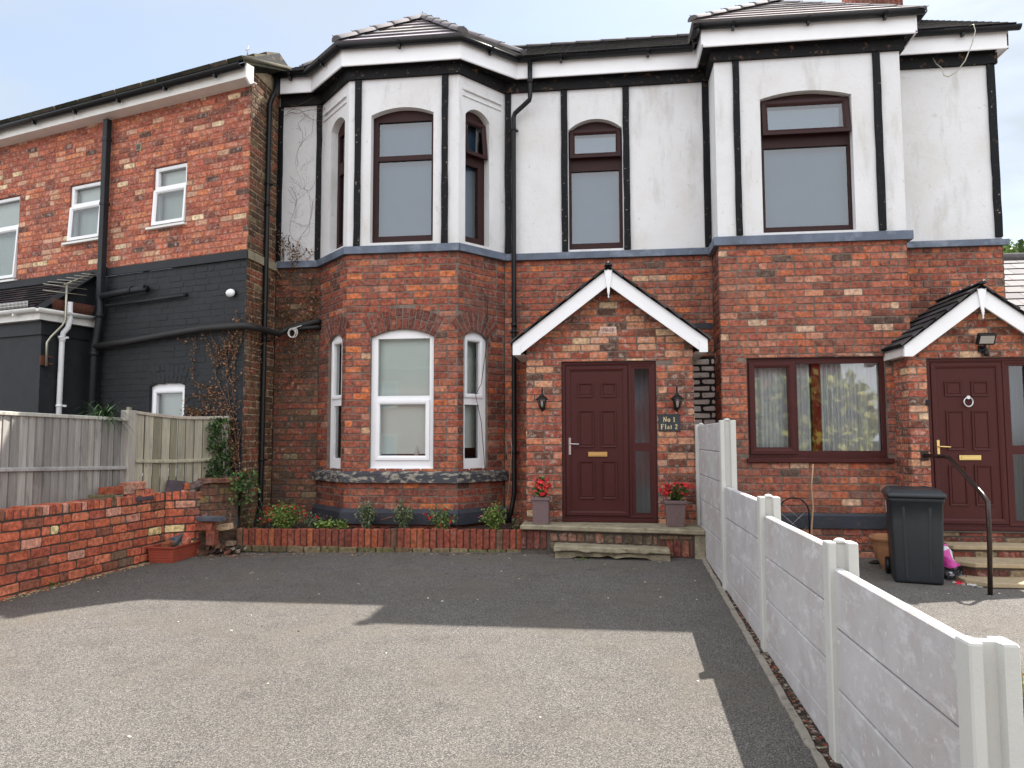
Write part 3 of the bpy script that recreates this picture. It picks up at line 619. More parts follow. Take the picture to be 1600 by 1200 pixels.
# ---- fascia, soffit, gutters
FA = [(-4.78, 10.2), (-4.30, 10.2), (-3.58, 9.53), (-1.895, 9.53), (-1.20, 10.2), (1.335, 10.2), (1.335, 9.65), (4.03, 9.65), (4.03, 10.2), (5.40, 10.2)]
WA = [(XW, YM), (XBL, YM), (XBF0, YB), (XBF1, YB), (XBR, YM), (XR0, YM), (XR0, YR), (XR1, YR), (XR1, YM), (XE, YM)]
for a, b, a2, b2 in zip(FA, FA[1:], WA, WA[1:]):
    f_ = Fr(a, (b[0]-a[0], b[1]-a[1])); L = math.hypot(b[0]-a[0], b[1]-a[1]); mb = MB()
    mb.box(f_, -.004, L+.004, ZB, ZB+.262, -.018, 0); mb.box(f_, .001, L-.001, ZB+.006, ZB+.03, 0, .004); o = obj('fascia_board', mb, M['upvc'], house)
    mb = MB(); mb.face([(*a, ZB+.012), (*b, ZB+.012), (b2[0], b2[1], ZB+.012), (a2[0], a2[1], ZB+.012)]); mb.face([(*a, ZB+.19), (a2[0], a2[1], ZB+.19), (b2[0], b2[1], ZB+.19), (*b, ZB+.19)]); obj('soffit_board', mb, M['frieze'], house)
mb = MB(); mb.box(Fr((5.40, 10.2), (0, 1)), 0, .9, ZB, ZB+.20, -.018, .0); mb.box(WF, 5.28, 5.385, ZB+.01, ZB+.02, -11, -10.22); obj('barge_board', mb, M['upvc'], house)
zg = ZB+.268
gutter(house, [(-4.86, 10.14, zg), (-4.34, 10.14, zg), (-3.60, 9.47, zg)])
gutter(house, [(-3.605, 9.47, zg), (-1.87, 9.47, zg), (-1.17, 10.14, zg)])
gutter(house, [(-1.17, 10.14, zg), (1.275, 10.14, zg), (1.275, 9.59, zg+.0), (1.30, 9.585, zg)])
gutter(house, [(1.26, 9.59, zg), (4.10, 9.59, zg)]); gutter(house, [(4.09, 9.60, zg), (4.09, 10.13, zg)]); gutter(house, [(4.09, 10.14, zg), (5.52, 10.14, zg)])
# ---- roofs
TC = [S(74, 72, 74), S(66, 64, 68), S(80, 76, 76), S(60, 60, 58)]; TL = [S(172, 165, 166), S(160, 154, 157), S(180, 172, 170)]
ZE = 6.965
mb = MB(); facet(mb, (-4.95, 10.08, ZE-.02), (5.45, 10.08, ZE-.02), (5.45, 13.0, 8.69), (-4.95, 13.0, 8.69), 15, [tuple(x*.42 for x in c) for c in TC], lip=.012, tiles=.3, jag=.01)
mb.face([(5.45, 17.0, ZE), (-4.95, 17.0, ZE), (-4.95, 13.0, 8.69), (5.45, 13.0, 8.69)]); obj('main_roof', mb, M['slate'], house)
hipcaps(house, (-4.95, 13.0, 8.69), (5.45, 13.0, 8.69), .45, .045)
apL = (-2.76, 10.86, 8.06); eL = [(-4.38, 10.14, ZE), (-3.62, 9.45, ZE), (-1.86, 9.45, ZE), (-1.12, 10.14, ZE)]
back = (-2.76, 12.1, 8.06); bl = (-4.38, 10.3, ZE+.1); br = (-1.12, 10.3, ZE+.1)
mb = MB()
for A_, B_ in zip(eL, eL[1:]): facet(mb, A_, B_, apL, apL, 6, TL, lip=.030, tiles=0)
mb.face([eL[3], (-1.12, 10.4, ZE+.1), back, apL]); mb.face([(-4.38, 10.4, ZE+.1), eL[0], apL, back]); obj('bay_roof', mb, M['tile'], house)
for p in eL: 
    q = Vector(p)+Vector((0, 0, .03)); hipcaps(house, q, Vector(apL)+Vector((0, 0, .03)), .42, .085)
hipcaps(house, (apL[0], apL[1], apL[2]+.03), (back[0], back[1], back[2]+.03), .42, .085)
apR = (2.66, 11.03, 8.02); eR = [(1.24, 10.3, ZE), (1.22, 9.55, ZE), (4.08, 9.55, ZE-.03), (4.08, 10.3, ZE-.03)]; backR = (2.66, 12.2, 8.02)
mb = MB(); facet(mb, eR[1], eR[2], apR, apR, 7, TL, lip=.026)
facet(mb, (1.22, 10.25, ZE), eR[1], apR, (2.66, 12.2, 8.02), 7, TL, lip=.026); facet(mb, eR[2], (4.08, 10.25, ZE-.03), (2.66, 12.2, 8.02), apR, 7, TL, lip=.026)
obj('bay_roof', mb, M['tile'], house)
hipcaps(house, Vector(eR[1])+Vector((0, 0, .02)), Vector(apR)+Vector((0, 0, .02)), .42, .075); hipcaps(house, Vector(eR[2])+Vector((0, 0, -.02)), Vector(apR)+Vector((0, 0, -.01)), .42, .05)
hipcaps(house, (apR[0], apR[1], apR[2]+.03), (backR[0], backR[1], backR[2]+.03), .42, .085)
c0 = at(1336, 4, 13.3); c1 = at(1411, 4, 13.3); mb = MB(); cf = Fr((c0.x, 13.3), (1, 0)); cw = c1.x-c0.x
for fr_, L in ((cf, cw), (Fr((c1.x, 13.3), (0, 1)), .7), (Fr((c0.x, 14.0), (0, -1)), .7)):
    sheet(mb, fr_, 0, L, 8.2, 10.2, (), -.006, m=1); bricks(mb, fr_, 0, L, 8.2, 10.2, (), pal=PAL_HD)
mb.box(cf, -.05, cw+.05, 10.2, 10.34, -.75, .05, m=1); ch = obj('chimney_stack', mb, [M['brick'], M['mortar']], house)
for k in (0.25, .75):
    mb = MB(); mb.lathe((c0.x+cw*k, 13.65, 10.34), [(.13, 0), (.11, .3), (.13, .34), (.1, .36)], n=16); obj('chimney_pot', mb, M['terra'], ch)
# ---- windows
def litwin(fr, op, w, mat, panes, sashes=(), blindm=None, bz=None, rd=1.2, room='dark', glass='glass', tilt=(), cill=0, name='window', blindw=.12, fb=None):
    root = window(house, fr, op, w, mat, panes=panes, sashes=sashes, glass=glass, name=name, cill=cill)
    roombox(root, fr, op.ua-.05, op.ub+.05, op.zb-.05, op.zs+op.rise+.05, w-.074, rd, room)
    if blindm: blind(root, fr, op.ua+.02, op.ub-.02, bz[0] if bz else op.zb+.02, bz[1] if bz else op.zs+op.rise, w-blindw, blindm, 'blind' if blindm != 'curtain' else 'curtain')
    for (a, b, z0, z1, t, ang) in tilt: tilted_sash(root, fr, a, b, z0, z1, w+.004, t, ang, mat, glass)
    return root
w = -.05
p1, p2 = RX(FBF, 590.5, 671.5, 529, 618.5, w), RX(FBF, 593.5, 665, 631, 712, w)
ra = litwin(FBF, oA, w, M and 'upvc', [p1, p2], [(p2[0]-.055, p2[1]+.055, p2[2]-.06, p2[3]+.05, .055)], 'blind', (p2[2]+.02, oA.zs+.1), cill=.03)
mb = MB(); q = FBF.uv(651, 708, w-.1); mb.lathe(FBF.p(q[0], q[1]-.03, w-.1), [(.03, 0), (.034, .06), (.02, .08), (.012, .1), (.012, .13)], n=12); obj('glass_bottle', mb, M['upvc_dirty'], ra)
for o_, fr_, flip in ((oB, FBR, 0), (oC, FBL, 1)):
    L_ = LBR if not flip else LBS; wd = o_.ub-o_.ua
    pa = (o_.ua+.10, o_.ub-.115, p1[2]+.03, p1[3]-.03); pb = (o_.ua+.06, o_.ub-.115, p2[2]-.04, p2[3]-.01)
    if flip: pa = (o_.ua+.115, o_.ub-.10, *pa[2:]); pb = (o_.ua+.115, o_.ub-.06, *pb[2:])
    litwin(fr_, o_, w, 'upvc', [pa, pb], [(pa[0]-.055, pa[1]+.055, pa[2]-.05, pa[3]+.05, .05)], 'blind', (pb[2]+.14, o_.zs+.08), blindw=.2)
w = -.11
a = RX(FBF, 591.5, 674.5, 190, 243, w); b = RX(FBF, 591.5, 674, 250.5, 368.5, w)
litwin(FBF, uA, w, 'brown', [(a[0], a[1], a[2], a[3]), (a[0], a[1], b[2], b[3])], blindm='net', glass='glass_up')
for o_, fr_, flip in ((uB, FBR, 0), (uC, FBL, 1)):
    wd = o_.ub-o_.ua; pb = (o_.ua+.07, o_.ub-.12, b[2], b[3]-.05); pt = (o_.ua+.06, o_.ub-.06, b[3]+.13, a[3]-.02)
    litwin(fr_, o_, w, 'brown', [pb, pt], blindm='net', glass='glass_up', tilt=[(o_.ua+.03, o_.ub-.02, pt[2]-.06, pt[3]+.05, .06, .10)] if not flip else ())
b = RX(FM, 893.3, 967.5, 267, 380, w); z_ = FM.uv(930, 249, w)[1]; zt_ = FM.uv(930, 204, w)[1]
litwin(FM, uM, w, 'brown', [b, (uM.ua+.06, uM.ub-.06, z_+.04, zt_-.05)], blindm='net', glass='glass_up', tilt=[(uM.ua+.02, uM.ub-.02, z_, zt_, .07, .10)])
b = RX(FRF, 1195, 1326.5, 229, 353.5, w); z_ = FRF.uv(1262, 213, w)[1]; zt_ = FRF.uv(1262, 157, w)[1]
litwin(FRF, uR, w, 'brown', [b, (uR.ua+.06, uR.ub-.06, z_+.05, zt_-.05)], blindm='net', glass='glass_up', tilt=[(uR.ua+.03, uR.ub-.02, z_, zt_, .075, .12)])
w = -.045
p1, p2 = RX(FRF, 1180.5, 1232, 574, 699, w), RX(FRF, 1246, 1377.5, 567.5, 704.5, w)
rr = window(house, FRF, oR, w, 'mahog', panes=[p1, p2], glass='glass_low', sashes=[(p1[0]-.075, p1[1]+.085, p1[2]-.085, p1[3]+.07, .07)])
roombox(rr, FRF, oR.ua-.05, oR.ub+.05, oR.zb-.1, oR.zs+.05, w-.074, 1.6, 'room')
mb = MB(); mb.box(FRF, oR.ua-.03, oR.ub+.05, oR.zb-.055, oR.zb, -.05, .05); obj('window_sill', mb, M['mahog'], rr, bevel=.006)
c = FRF.uv(1265, 640, w-.25)[0]; c2 = FRF.uv(1278, 640, w-.25)[0]
blind(rr, FRF, oR.ua, c-.02, oR.zb, oR.zs, w-.15, 'curtain', 'curtain', .02, 46); blind(rr, FRF, c2+.0, oR.ub, oR.zb, oR.zs, w-.15, 'curtain', 'curtain', .022, 60); blind(rr, FRF, c, c2, oR.zb, oR.zs, w-.12, 'redcloth', 'curtain_tie', .01, 4)
# ---- downpipe at the bay
def P3(x, y, Y_): v = at(x, y, Y_); return (v.x, v.y, v.z)
X1 = at(828, 110, 10.14).x; X2 = at(802.8, 300, 10.27).x; X2b = at(803.5, 700, 10.27).x; X2 = (X2+X2b)/2
zt = at(828, 150, 10.14).z; zk = at(803, 182, 10.27).z
downpipe(house, [(X1, 10.14, zg-.03), (X1, 10.15, zt), (X1-.01, 10.16, zt-.05), (X2+.02, 10.26, zk+.04), (X2, 10.27, zk-.02), (X2, 10.27, 2.2), (X2, 10.27, .75), (X2-.03, 10.24, .55), (X2-.10, 10.2, .2)], .034, clips=[(X2, 10.27, zk-.2), (X2, 10.27, 3.0), (X2, 10.27, 1.3)], joints=[(X2, 10.27, 3.1), (X1, 10.15, zt+.22)])
def gnd(x, y, g=G):
    d = ray(x, y); z = g(0, 8)
    for _ in range(12): P = EYE+d*((z-1.5)/d.z); z = g(P.x, P.y)
    return P
# ================================================================== doors
FP = Fr((0, YP), (1, 0)); FQ = Fr((0, YQ), (1, 0))
d0 = FP.uv(878.8, 690, -.04)[0]; d1 = FP.uv(1025.8, 690, -.04)[0]; DZ0 = FP.uv(952, 815, -.04)[1]; DZ1 = FP.uv(952, 565.5, -.04)[1]
def rel(x0, x1, y0, y1): a, b, z0, z1 = RX(FP, x0, x1, y0, y1, -.04); return (a-d0, b-d0, z0-DZ0, z1-DZ0)
PAN = [rel(904, 925, 600, 619), rel(940.5, 961.5, 600, 619), rel(905, 927, 643, 697.5), rel(940, 961.5, 643, 697.5), rel(906, 928, 722, 778), rel(941.5, 963, 722, 778)]
SL = [rel(992, 1014.5, 576, 692), rel(993.5, 1016.5, 705, 802)]
def door(fr, ua, z0, label, handle, knocker=False, brassy=False):
    w = -.04; Wd = d1-d0; Hd = DZ1-DZ0; lf0, lf1 = .045, rel(981.5, 981.5, 600, 700)[0]
    mb = MB(); holes = [Op(ua+a, ua+b, z0+c, z0+d) for a, b, c, d in SL]+[Op(ua+lf0, ua+lf1, z0+.07, z0+Hd-.05)]
    for ww in (w, w-.07): sheet(mb, fr, ua, ua+Wd, z0, z0+Hd, holes, ww)
    for h in holes: reveal(mb, fr, h, w, w-.07)
    rect_frame(mb, fr, ua, ua+Wd, z0, z0+Hd, .038, w, w+.014); rect_frame(mb, fr, ua+lf1+.012, ua+Wd-.03, z0+.05, z0+Hd-.04, .03, w, w+.008)
    mb.box(fr, ua-.0, ua+Wd, z0-.004, z0+.035, w, w+.05)
    df = obj('door_frame', mb, M['mahog'], house, bevel=.003)
    for a, b, c, d in SL: pane(df, fr, ua+a, ua+b, z0+c, z0+d, w-.03, 'frost')
    roombox(df, fr, ua+.02, ua+Wd-.02, z0, z0+Hd, w-.075, 1.0, 'room')
    blind(df, fr, ua+lf1, ua+Wd, z0, z0+Hd, w-.3, 'net', 'net_curtain', .02, 14)
    mb = MB(); mb.box(fr, ua+lf0+.002, ua+lf1-.002, z0+.074, z0+Hd-.052, w-.05, w-.004)
    rect_frame(mb, fr, ua+lf0+.004, ua+lf1-.004, z0+.076, z0+Hd-.054, .058, w-.004, w+.016)
    for a, b, c, d in PAN:
        rect_frame(mb, fr, ua+a-.012, ua+b+.012, z0+c-.012, z0+d+.012, .02, w-.004, w+.010, ch=.6)
        mb.box(fr, ua+a+.02, ua+b-.02, z0+c+.02, z0+d-.02, w-.004, w+.003)
    o = obj('front_door', mb, M['mahog'], house, bevel=.002); tag(o, label)
    a, b, c, d = rel(919, 949, 706, 713.3); mb = MB(); mb.box(fr, ua+a, ua+b, z0+c, z0+d, w-.003, w+.012); mb.box(fr, ua+a+.02, ua+b-.02, z0+c+.012, z0+d-.012, w+.012, w+.017); obj('letter_box', mb, M['brass'], o, bevel=.004)
    a, b, c, d = rel(888.6, 892.4, 684, 710.5); mb = MB(); mb.box(fr, ua+a, ua+b, z0+c, z0+d, w+.012, w+.022)
    hz = z0+(c+d)/2+.03; mb.tube([fr.p(ua+(a+b)/2, hz, w+.02), fr.p(ua+(a+b)/2, hz, w+.06), fr.p(ua+(a+b)/2+.02, hz, w+.068), fr.p(ua+(a+b)/2+.12, hz-.004, w+.066)], .009, n=8)
    obj('door_handle', mb, M['brass' if brassy else 'steel'], o, bevel=.002)
    if knocker:
        kc = (ua+(PAN[2][1]+PAN[3][0])/2, z0+(PAN[0][2]+PAN[2][3])/2+.06); mb = MB()
        mb.tube([fr.p(kc[0]+.05*math.sin(t), kc[1]-.045+.055*math.cos(t), w+.03) for t in [2*math.pi*i/20 for i in range(21)]], .009, n=8); mb.tube([fr.p(kc[0], kc[1]+.01, w), fr.p(kc[0], kc[1]+.01, w+.04)], .022, n=12)
        obj('door_knocker', mb, M['steel'], o)
    return o
door(FP, d0, DZ0, 'mahogany panelled door with silver handle', 1)
dq = FQ.uv(1451.5, 690, -.04)[0]; DQ0 = FQ.uv(1500, 828, -.04)[1]
door(FQ, dq, DQ0, 'mahogany panelled door with ring knocker and brass handle', 1, knocker=True, brassy=True)
# ================================================================== porches
def porch(fr, xl, xr, door_op, apx, apz, foot_l, foot_r, fz, yb_, depth_back, pal, ground, retL=None, retR=None, capsN=True):
    """gabled porch. apx/apz = outer apex of the bargeboards at depth yb_, feet at foot_l / foot_r with underside fz"""
    Y0 = fr.O.y; s = .76; zroof = lambda x: apz-.05-abs(x-apx)*s
    cl = lambda zm, z, zt: (max(xl, apx-(apz-.09-zt)/s), min(xr, apx+(apz-.09-zt)/s)) if apz-.09-zt < (xr-xl)/2*s+.3 else (xl, xr)
    mb = MB(); sheet(mb, fr, xl, xr, ground, lambda u: zroof(u)-.03, [door_op], -.008, m=1, cuts=[apx])
    bricks(mb, fr, xl, xr, ground, apz-.1, [door_op], pal=pal, clip=cl, course=.0925, rough=.0045)
    reveal(mb, fr, door_op, -.002, -.05, m=1, bottom=False)
    for x, d_, sgn in ((xl, retL, -1), (xr, retR, 1)):
        f2 = Fr((x, Y0+d_), (0, -1)) if sgn < 0 else Fr((x, Y0), (0, 1))
        sheet(mb, f2, 0, d_, ground, zroof(x)-.02, (), -.008, m=1); bricks(mb, f2, 0, d_, ground, zroof(x)-.04, (), pal=pal)
    p = obj('porch_wall', mb, [M['brick_new'], M['mortar']], house)
    # roof slopes
    mb = MB()
    for sgn, xf in ((-1, foot_l-.03), (1, foot_r+.03)):
        zf = apz-abs(xf-apx)*s+.03; yf, ybk = yb_-.03, Y0+depth_back
        A_, B_ = ((xf, ybk, zf), (xf, yf, zf)) if sgn < 0 else ((xf, yf, zf), (xf, ybk, zf)); T_ = (apx, yf, apz+.03); Tb = (apx, ybk, apz+.03)
        C_, D_ = (T_, Tb) if sgn < 0 else (Tb, T_)
        facet(mb, A_, B_, C_, D_, 7, TC, lip=.022, tiles=.3, jag=.008)
        q = lambda v: (v[0], v[1], v[2]-.03); mb.face([q(A_), q(B_), q(C_), q(D_)], TC[0])
    rf = obj('porch_roof', mb, M['slate'], p)
    hipcaps(rf, (apx, yb_-.04, apz+.03), (apx, Y0+depth_back, apz+.03), .3, .045, 'slate', col=TC[1])
    # bargeboards with box feet and finial
    f3 = Fr((0, yb_), (1, 0)); th = .212; mb = MB(); fw = .105
    for sgn, xf in ((-1, foot_l), (1, foot_r)):
        zo = lambda x: apz-abs(x-apx)*s; xi = xf-sgn*fw
        kk = xi; top = [(apx, apz), (xf, zo(xf))]; poly = [(apx, apz), (xf, zo(xf)), (xf, fz), (xi, fz), (xi, max(zo(xi)-th, fz+.0)), (apx, apz-th)]
        if sgn > 0: poly = poly[::-1]
        F_ = [f3.p(u, z, 0) for u, z in poly]; K_ = [f3.p(u, z, -.03) for u, z in poly]; mb.face(F_); mb.face(K_[::-1])
        for i in range(len(poly)): j = (i+1) % len(poly); mb.face([F_[j], F_[i], K_[i], K_[j]])
        # raised box foot
        mb.box(f3, min(xf, xi)+.003, max(xf, xi)-.003, fz-.004, zo(xf)-.01, 0, .012)
    bb = obj('barge_board', mb, M['upvc'], p, bevel=.003)
    for sgn, xf, xw in ((-1, foot_l, xl), (1, foot_r, xr)):      # side fascia and soffit
        mb = MB(); zo = apz-abs(xf-apx)*s; mb.box(WF, min(xf, xf-sgn*.02), max(xf, xf-sgn*.02), fz+.01, zo-.005, -(Y0+depth_back)+.0, -yb_-.03)
        mb.face([(xf-sgn*.02, yb_+.03, fz+.012), (xf-sgn*.02, Y0+depth_back, fz+.012), (xw, Y0+depth_back, fz+.012), (xw, yb_+.03, fz+.012)]); obj('porch_fascia', mb, M['upvc_dirty'], bb)
    zz = apz-th; mb = MB(); mb.lathe(f3.p(apx, zz-.17, .02), [(.002, 0), (.012, .02), (.005, .035), (.012, .05), (.018, .10), (.011, .115)], n=10)
    q = [(apx-.05, apz-.02), (apx+.05, apz-.02), (apx+.014, zz-.06), (apx-.014, zz-.06)]; F_ = [f3.p(u, z, .022) for u, z in q]; K_ = [f3.p(u, z, 0) for u, z in q]; mb.face(F_[::-1])
    for i in range(4): j = (i+1) % 4; mb.face([F_[i], F_[j], K_[j], K_[i]])
    obj('finial', mb, M['upvc'], bb)
    return p
dop = Op(d0-.004, d1+.004, .2, DZ1+.004); dop.ring = 0
ax_ = at(950.3, 420, 9.28); PC = porch(FP, -1.003, 1.128, dop, ax_.x, ax_.z-.0, at(801, 540, 9.28).x, at(1106, 540, 9.28).x, at(813, 554.5, 9.28).z, 9.28, YM-YP, PAL_N, .40, YM-YP, YM-YP)
dop2 = Op(dq-.004, dq+(d1-d0)+.004, .2, DQ0+(DZ1-DZ0)+.004)
ax2 = at(1532.6, 449, 9.22); hw = ax2.x-at(1412.5, 556, 9.22).x
porch(FQ, 3.64, 2*ax2.x-3.64, dop2, ax2.x, ax2.z, ax2.x-hw, ax2.x+hw, at(1428, 556.5, 9.22).z, 9.22, YR-YQ+.5, PAL_N, -.05, YR-YQ, YM-YQ)
mb = MB()   # stepped lead flashing where the porch roof meets the square bay
for k in range(4):
    x = 3.62+.072*k; z = ax2.z-abs(x+.1-ax2.x)*.76-.02; mb.box(FRF, x, x+.11, z-.05, z+.12, .004+.001*k, .012+.001*k)
obj('flashing', mb, M['lead'], house)
mb = MB(); mb.box(FM, 1.13, 1.50, FM.uv(1095, 514)[1], FM.uv(1095, 505)[1], .0, .012); obj('lintel', mb, M['plinth'], house)
# slab, plinth and step of the centre porch
def skewbox(name, A, B, yb_, z0, z1, mat, parent=None, bev=.012, j=0, loc=None, label=None, cat=None, n=9, over=0):
    mb = MB(); R = []
    for k in range(n+1):
        p = lerp((*A, 0), (*B, 0), k/n); r = lambda s_=j: random.uniform(-s_, s_)
        R.append([(p.x, p.y+r(), z0+abs(r(j*1.4))), (p.x, yb_, z0), (p.x, yb_, z1+r(j*.2)), (p.x, p.y+r(), z1-abs(r(j*.4)))])
    mb.rings(R, smooth=False); o = obj(name, mb, M[mat], parent, loc=loc, bevel=bev)
    if label: tag(o, label, cat)
    return o
sA, sB = (-1.05, 9.16), (1.148, 8.83)
slab = skewbox('porch_slab', sA, sB, 9.62, .37, .432, 'stone', house, j=.006)
fs = Fr((sA[0], sA[1]+.06), (sB[0]-sA[0], sB[1]-sA[1])); Ls = math.hypot(sB[0]-sA[0], sB[1]-sA[1])
mb = MB(); sheet(mb, fs, 0, Ls, -.1, .37, (), -.012, m=1)
soldier(mb, fs, 0, .36, .13, .365, 0, PAL_ARCH+[(2, S(150, 84, 68))], wd=.076); bricks(mb, fs, .38, 1.68, .235, .37, (), pal=[(1, S(130, 92, 78)), (1, S(96, 80, 66)), (1, S(110, 78, 66))], L=.115, course=.12, joint=.02, rough=.012)
bricks(mb, fs, .38, 1.68, .14, .232, (), pal=[(1, S(120, 86, 70)), (1, S(110, 98, 80))], L=.26, rough=.01)
soldier(mb, fs, 1.70, 2.09, .10, .30, 0, PAL_ARCH+[(2, S(150, 84, 68))], wd=.076); bricks(mb, fs, 1.70, 2.09, .305, .365, (), pal=[(1, S(120, 96, 80))], course=.062)
obj('porch_plinth', mb, [M['brick_old'], M['mortar_dark']], house)
mb = MB(); mb.box(fs, Ls-.115, Ls+.0, -.08, .365, -.02, .02); mb.box(Fr((sB[0], sB[1]+.06), (0, 1)), 0, .6, -.08, .36, -.01, -.002); obj('corner_stone', mb, M['stone'], house, bevel=.012)
st = thing('door_step', 'worn crumbling stone step in front of the centre porch', 'step', (.06, 8.9, .1))
stp = skewbox('tread', (-.615, 8.86), (.735, 8.72), 9.13, .148, .224, 'stone', st, j=.014, n=14)
mb = MB(); R = []
for k in range(16):
    t = k/15; p = lerp((-.60, 8.90, 0), (.735, 8.75, 0), t); zb_ = .07+(0 if t < .18 or t > .85 else random.uniform(.02, .05)); R.append([(p.x, p.y+random.uniform(-.02, .03), zb_), (p.x, 9.1, .05), (p.x, 9.1, .15), (p.x, p.y+random.uniform(0, .02), .15)])
mb.rings(R, smooth=False); obj('bedding', mb, M['stone'], st)

# ================================================================== left-hand house (wing)
CW = Vector((-4.88, 9.50)); aw = math.radians(16.3); FW = Fr(CW, (math.cos(aw), -math.sin(aw))); FE = Fr(CW, (XW-CW.x, YM-CW.y)); LE = math.hypot(XW-CW.x, YM-CW.y)
wing = thing('painted_brick_house', 'two storey red brick house with its ground floor painted black, joined to the timbered house', 'house', (CW.x, CW.y, 0))
zb0, zb1 = FW.uv(386, 404)[1], FW.uv(386, 390)[1]; zs_ = FW.uv(393, 128.5)[1]
def OW(x0, x1, ys, yb, ytop=None): return OPX(FW, x0, x1, ys, yb, ytop)
w1, w2, w3, w4 = OW(-30, 28, 311, 440), OW(108, 158, 286, 376), OW(239, 291, 257.5, 352), OW(231.5, 286.5, 603, 740, 596.5)
mb = MB(); sheet(mb, FW, -8.5, 0, zb1, zs_+.02, [w1, w2, w3], -.006, m=1); bricks(mb, FW, -8.5, 0, zb1+.005, zs_, [w1, w2, w3], pal=PAL_W, joint=.010, course=.0885, rough=.0035, start=1)
for o in (w1, w2, w3): reveal(mb, FW, o, -.002, -.12, m=1)
obj('upper_brickwork', mb, [M['brick_new'], M['mortar_red']], wing)
mb = MB(); sheet(mb, FW, -8.5, 0, -.2, zb0, [w4], -.004, m=0); bricks(mb, FW, -8.5, 0, -.2, zb0, [w4], pal=PAL_K, joint=.008); w4.ring = .26; w4b = w4; voussoirs(mb, FW, w4, PAL_K, w=.004); reveal(mb, FW, w4, -.002, -.12)
tag(obj('lower_brickwork', mb, M['brick_dark'], wing), 'black painted brickwork')
mb = MB(); sheet(mb, FE, 0, LE, -.1, lambda u: zs_+.22+u*.3, (), -.008, m=1); bricks(mb, FE, 0, LE, -.1, zs_+.18, (), pal=PAL_OLD, rough=.004); obj('end_wall', mb, [M['brick_old'], M['mortar_pale']], wing)
mb = MB(); band(mb, FW, -8.5, 0, zb0, zb1, 0, .035, .01, 0, .03); tag(obj('band_course', mb, M['brick_dark'], wing, bevel=.004), 'black painted band')
mb = MB(); band(mb, FE, 0, LE-.02, zb0, zb1, 0, .035, .01, .03, 0); obj('band_course', mb, M['stone'], wing, bevel=.004)
def lwin(o, name='window', n=2, tilt=True, sill=True):
    w = -.05; h = o.zs-o.zb; zt = o.zs-.06 if not o.rise else o.zs-.05; zm = o.zb+h*.62
    if n == 2:
        ps = [(o.ua+.065, o.ub-.065, o.zb+.07, zm-.04), (o.ua+.065, o.ub-.065, zm+.04, zt)]; r_ = window(wing, FW, o, w, 'upvc', panes=ps, sashes=[(o.ua+.01, o.ub-.01, zm+.005, o.zs-.01, .05)])
        if tilt: tilted_sash(r_, FW, o.ua+.012, o.ub-.012, o.zb+.03, zm, w+.005, .055, .05, 'upvc')
    else:
        ps = [(o.ua+.1, o.ub-.08, o.zb+.07, zt-.05)]; r_ = window(wing, FW, o, w, 'upvc', panes=ps, sashes=[(o.ua+.05, o.ub-.03, o.zb+.02, zt, .05)])
    roombox(r_, FW, o.ua-.05, o.ub+.05, o.zb-.05, o.zs+o.rise+.05, w-.074, 1.0)
    # slatted blind
    mb = MB(); z = o.zb
    while z < o.zs: mb.face([FW.p(o.ua, z, w-.12), FW.p(o.ub, z, w-.12), FW.p(o.ub, z+.034, w-.10), FW.p(o.ua, z+.034, w-.10)]); z += .036
    obj('slatted_blind', mb, M['blind'], r_)
    if sill: mb = MB(); mb.box(FW, o.ua-.07, o.ub+.03, o.zb-.035, o.zb, -.04, .06); obj('sill', mb, M['upvc_dirty'], r_, bevel=.004)
for o in (w1, w2, w3): lwin(o)
lwin(w4, n=1)
# eaves of the wing
F2 = FW.shift(.23); zf0 = F2.uv(395, 117.5)[1]; zf1 = zf0+.17
mb = MB(); mb.box(FW, -8.5, .10, zf0, zf1, .21, .23); mb.box(FW, -8.5, .10, zf0+.002, zf0+.014, .0, .215)
P = [FW.p(.10, zf0-.0, .238), FW.p(.10, zf1+.02, .238), FW.p(.10, zf1+.03, .10), FW.p(.10, zf0-.03, .10), FW.p(.10, zf0-.07, .16)]; Q = [FW.p(.118, q[2], 0) for q in P]
Q = [tuple(Vector(p)+FW.d*.03) for p in P]; mb.face(P); mb.face(Q[::-1]); [mb.face([P[i], P[(i+1) % 5], Q[(i+1) % 5], Q[i]]) for i in range(5)]
obj('fascia_board', mb, M['upvc_dirty'], wing)
gutter(wing, [FW.p(-8.5, zf1-.01, .30), FW.p(.10, zf1-.01, .30)], .06)
ws = .62; er = lambda u, w_: FW.p(u, zf1+.055+(.30-w_)*ws, w_)
WT = [S(96, 92, 82), S(112, 106, 92), S(84, 82, 70), S(126, 118, 104)]; DK = S(52, 50, 46)
mb = MB(); Hp = er(.0, -.55); C0 = er(.13, .30); E1 = (-4.66, 10.25, C0[2]+.40); E2 = (-4.75, 11.0, E1[2]-.25); facet(mb, er(-8.6, .30), C0, Hp, er(-8.6, -.55), 3, WT, lip=.045, tiles=.27, jag=.04)
mz = MB(); mz.face([C0, E1, E2, Hp]); obj('hip_end', mz, M['frieze'], wing); mb.face([C0, E1, (E1[0], E1[1], E1[2]-.06), (C0[0], C0[1], C0[2]-.06)], WT[2]); mb.face([(C0[0], C0[1], C0[2]-.06), (E1[0], E1[1], E1[2]-.06), (-4.9, 10.4, E1[2]-.07), FW.p(-.02, C0[2]-.07, 0)], DK)
mb.face([er(-8.6, -.55), Hp, E2, (-4.9, 17, 5.9), FW.p(-8.6, 5.9, -7)], DK); obj('tiled_roof', mb, M['slate'], wing)
mb = MB(); mb.tube([Vector(C0)+Vector((0, 0, .01)), Vector(E1)], .03, WT[0], n=6); obj('verge', mb, M['slate'], wing)
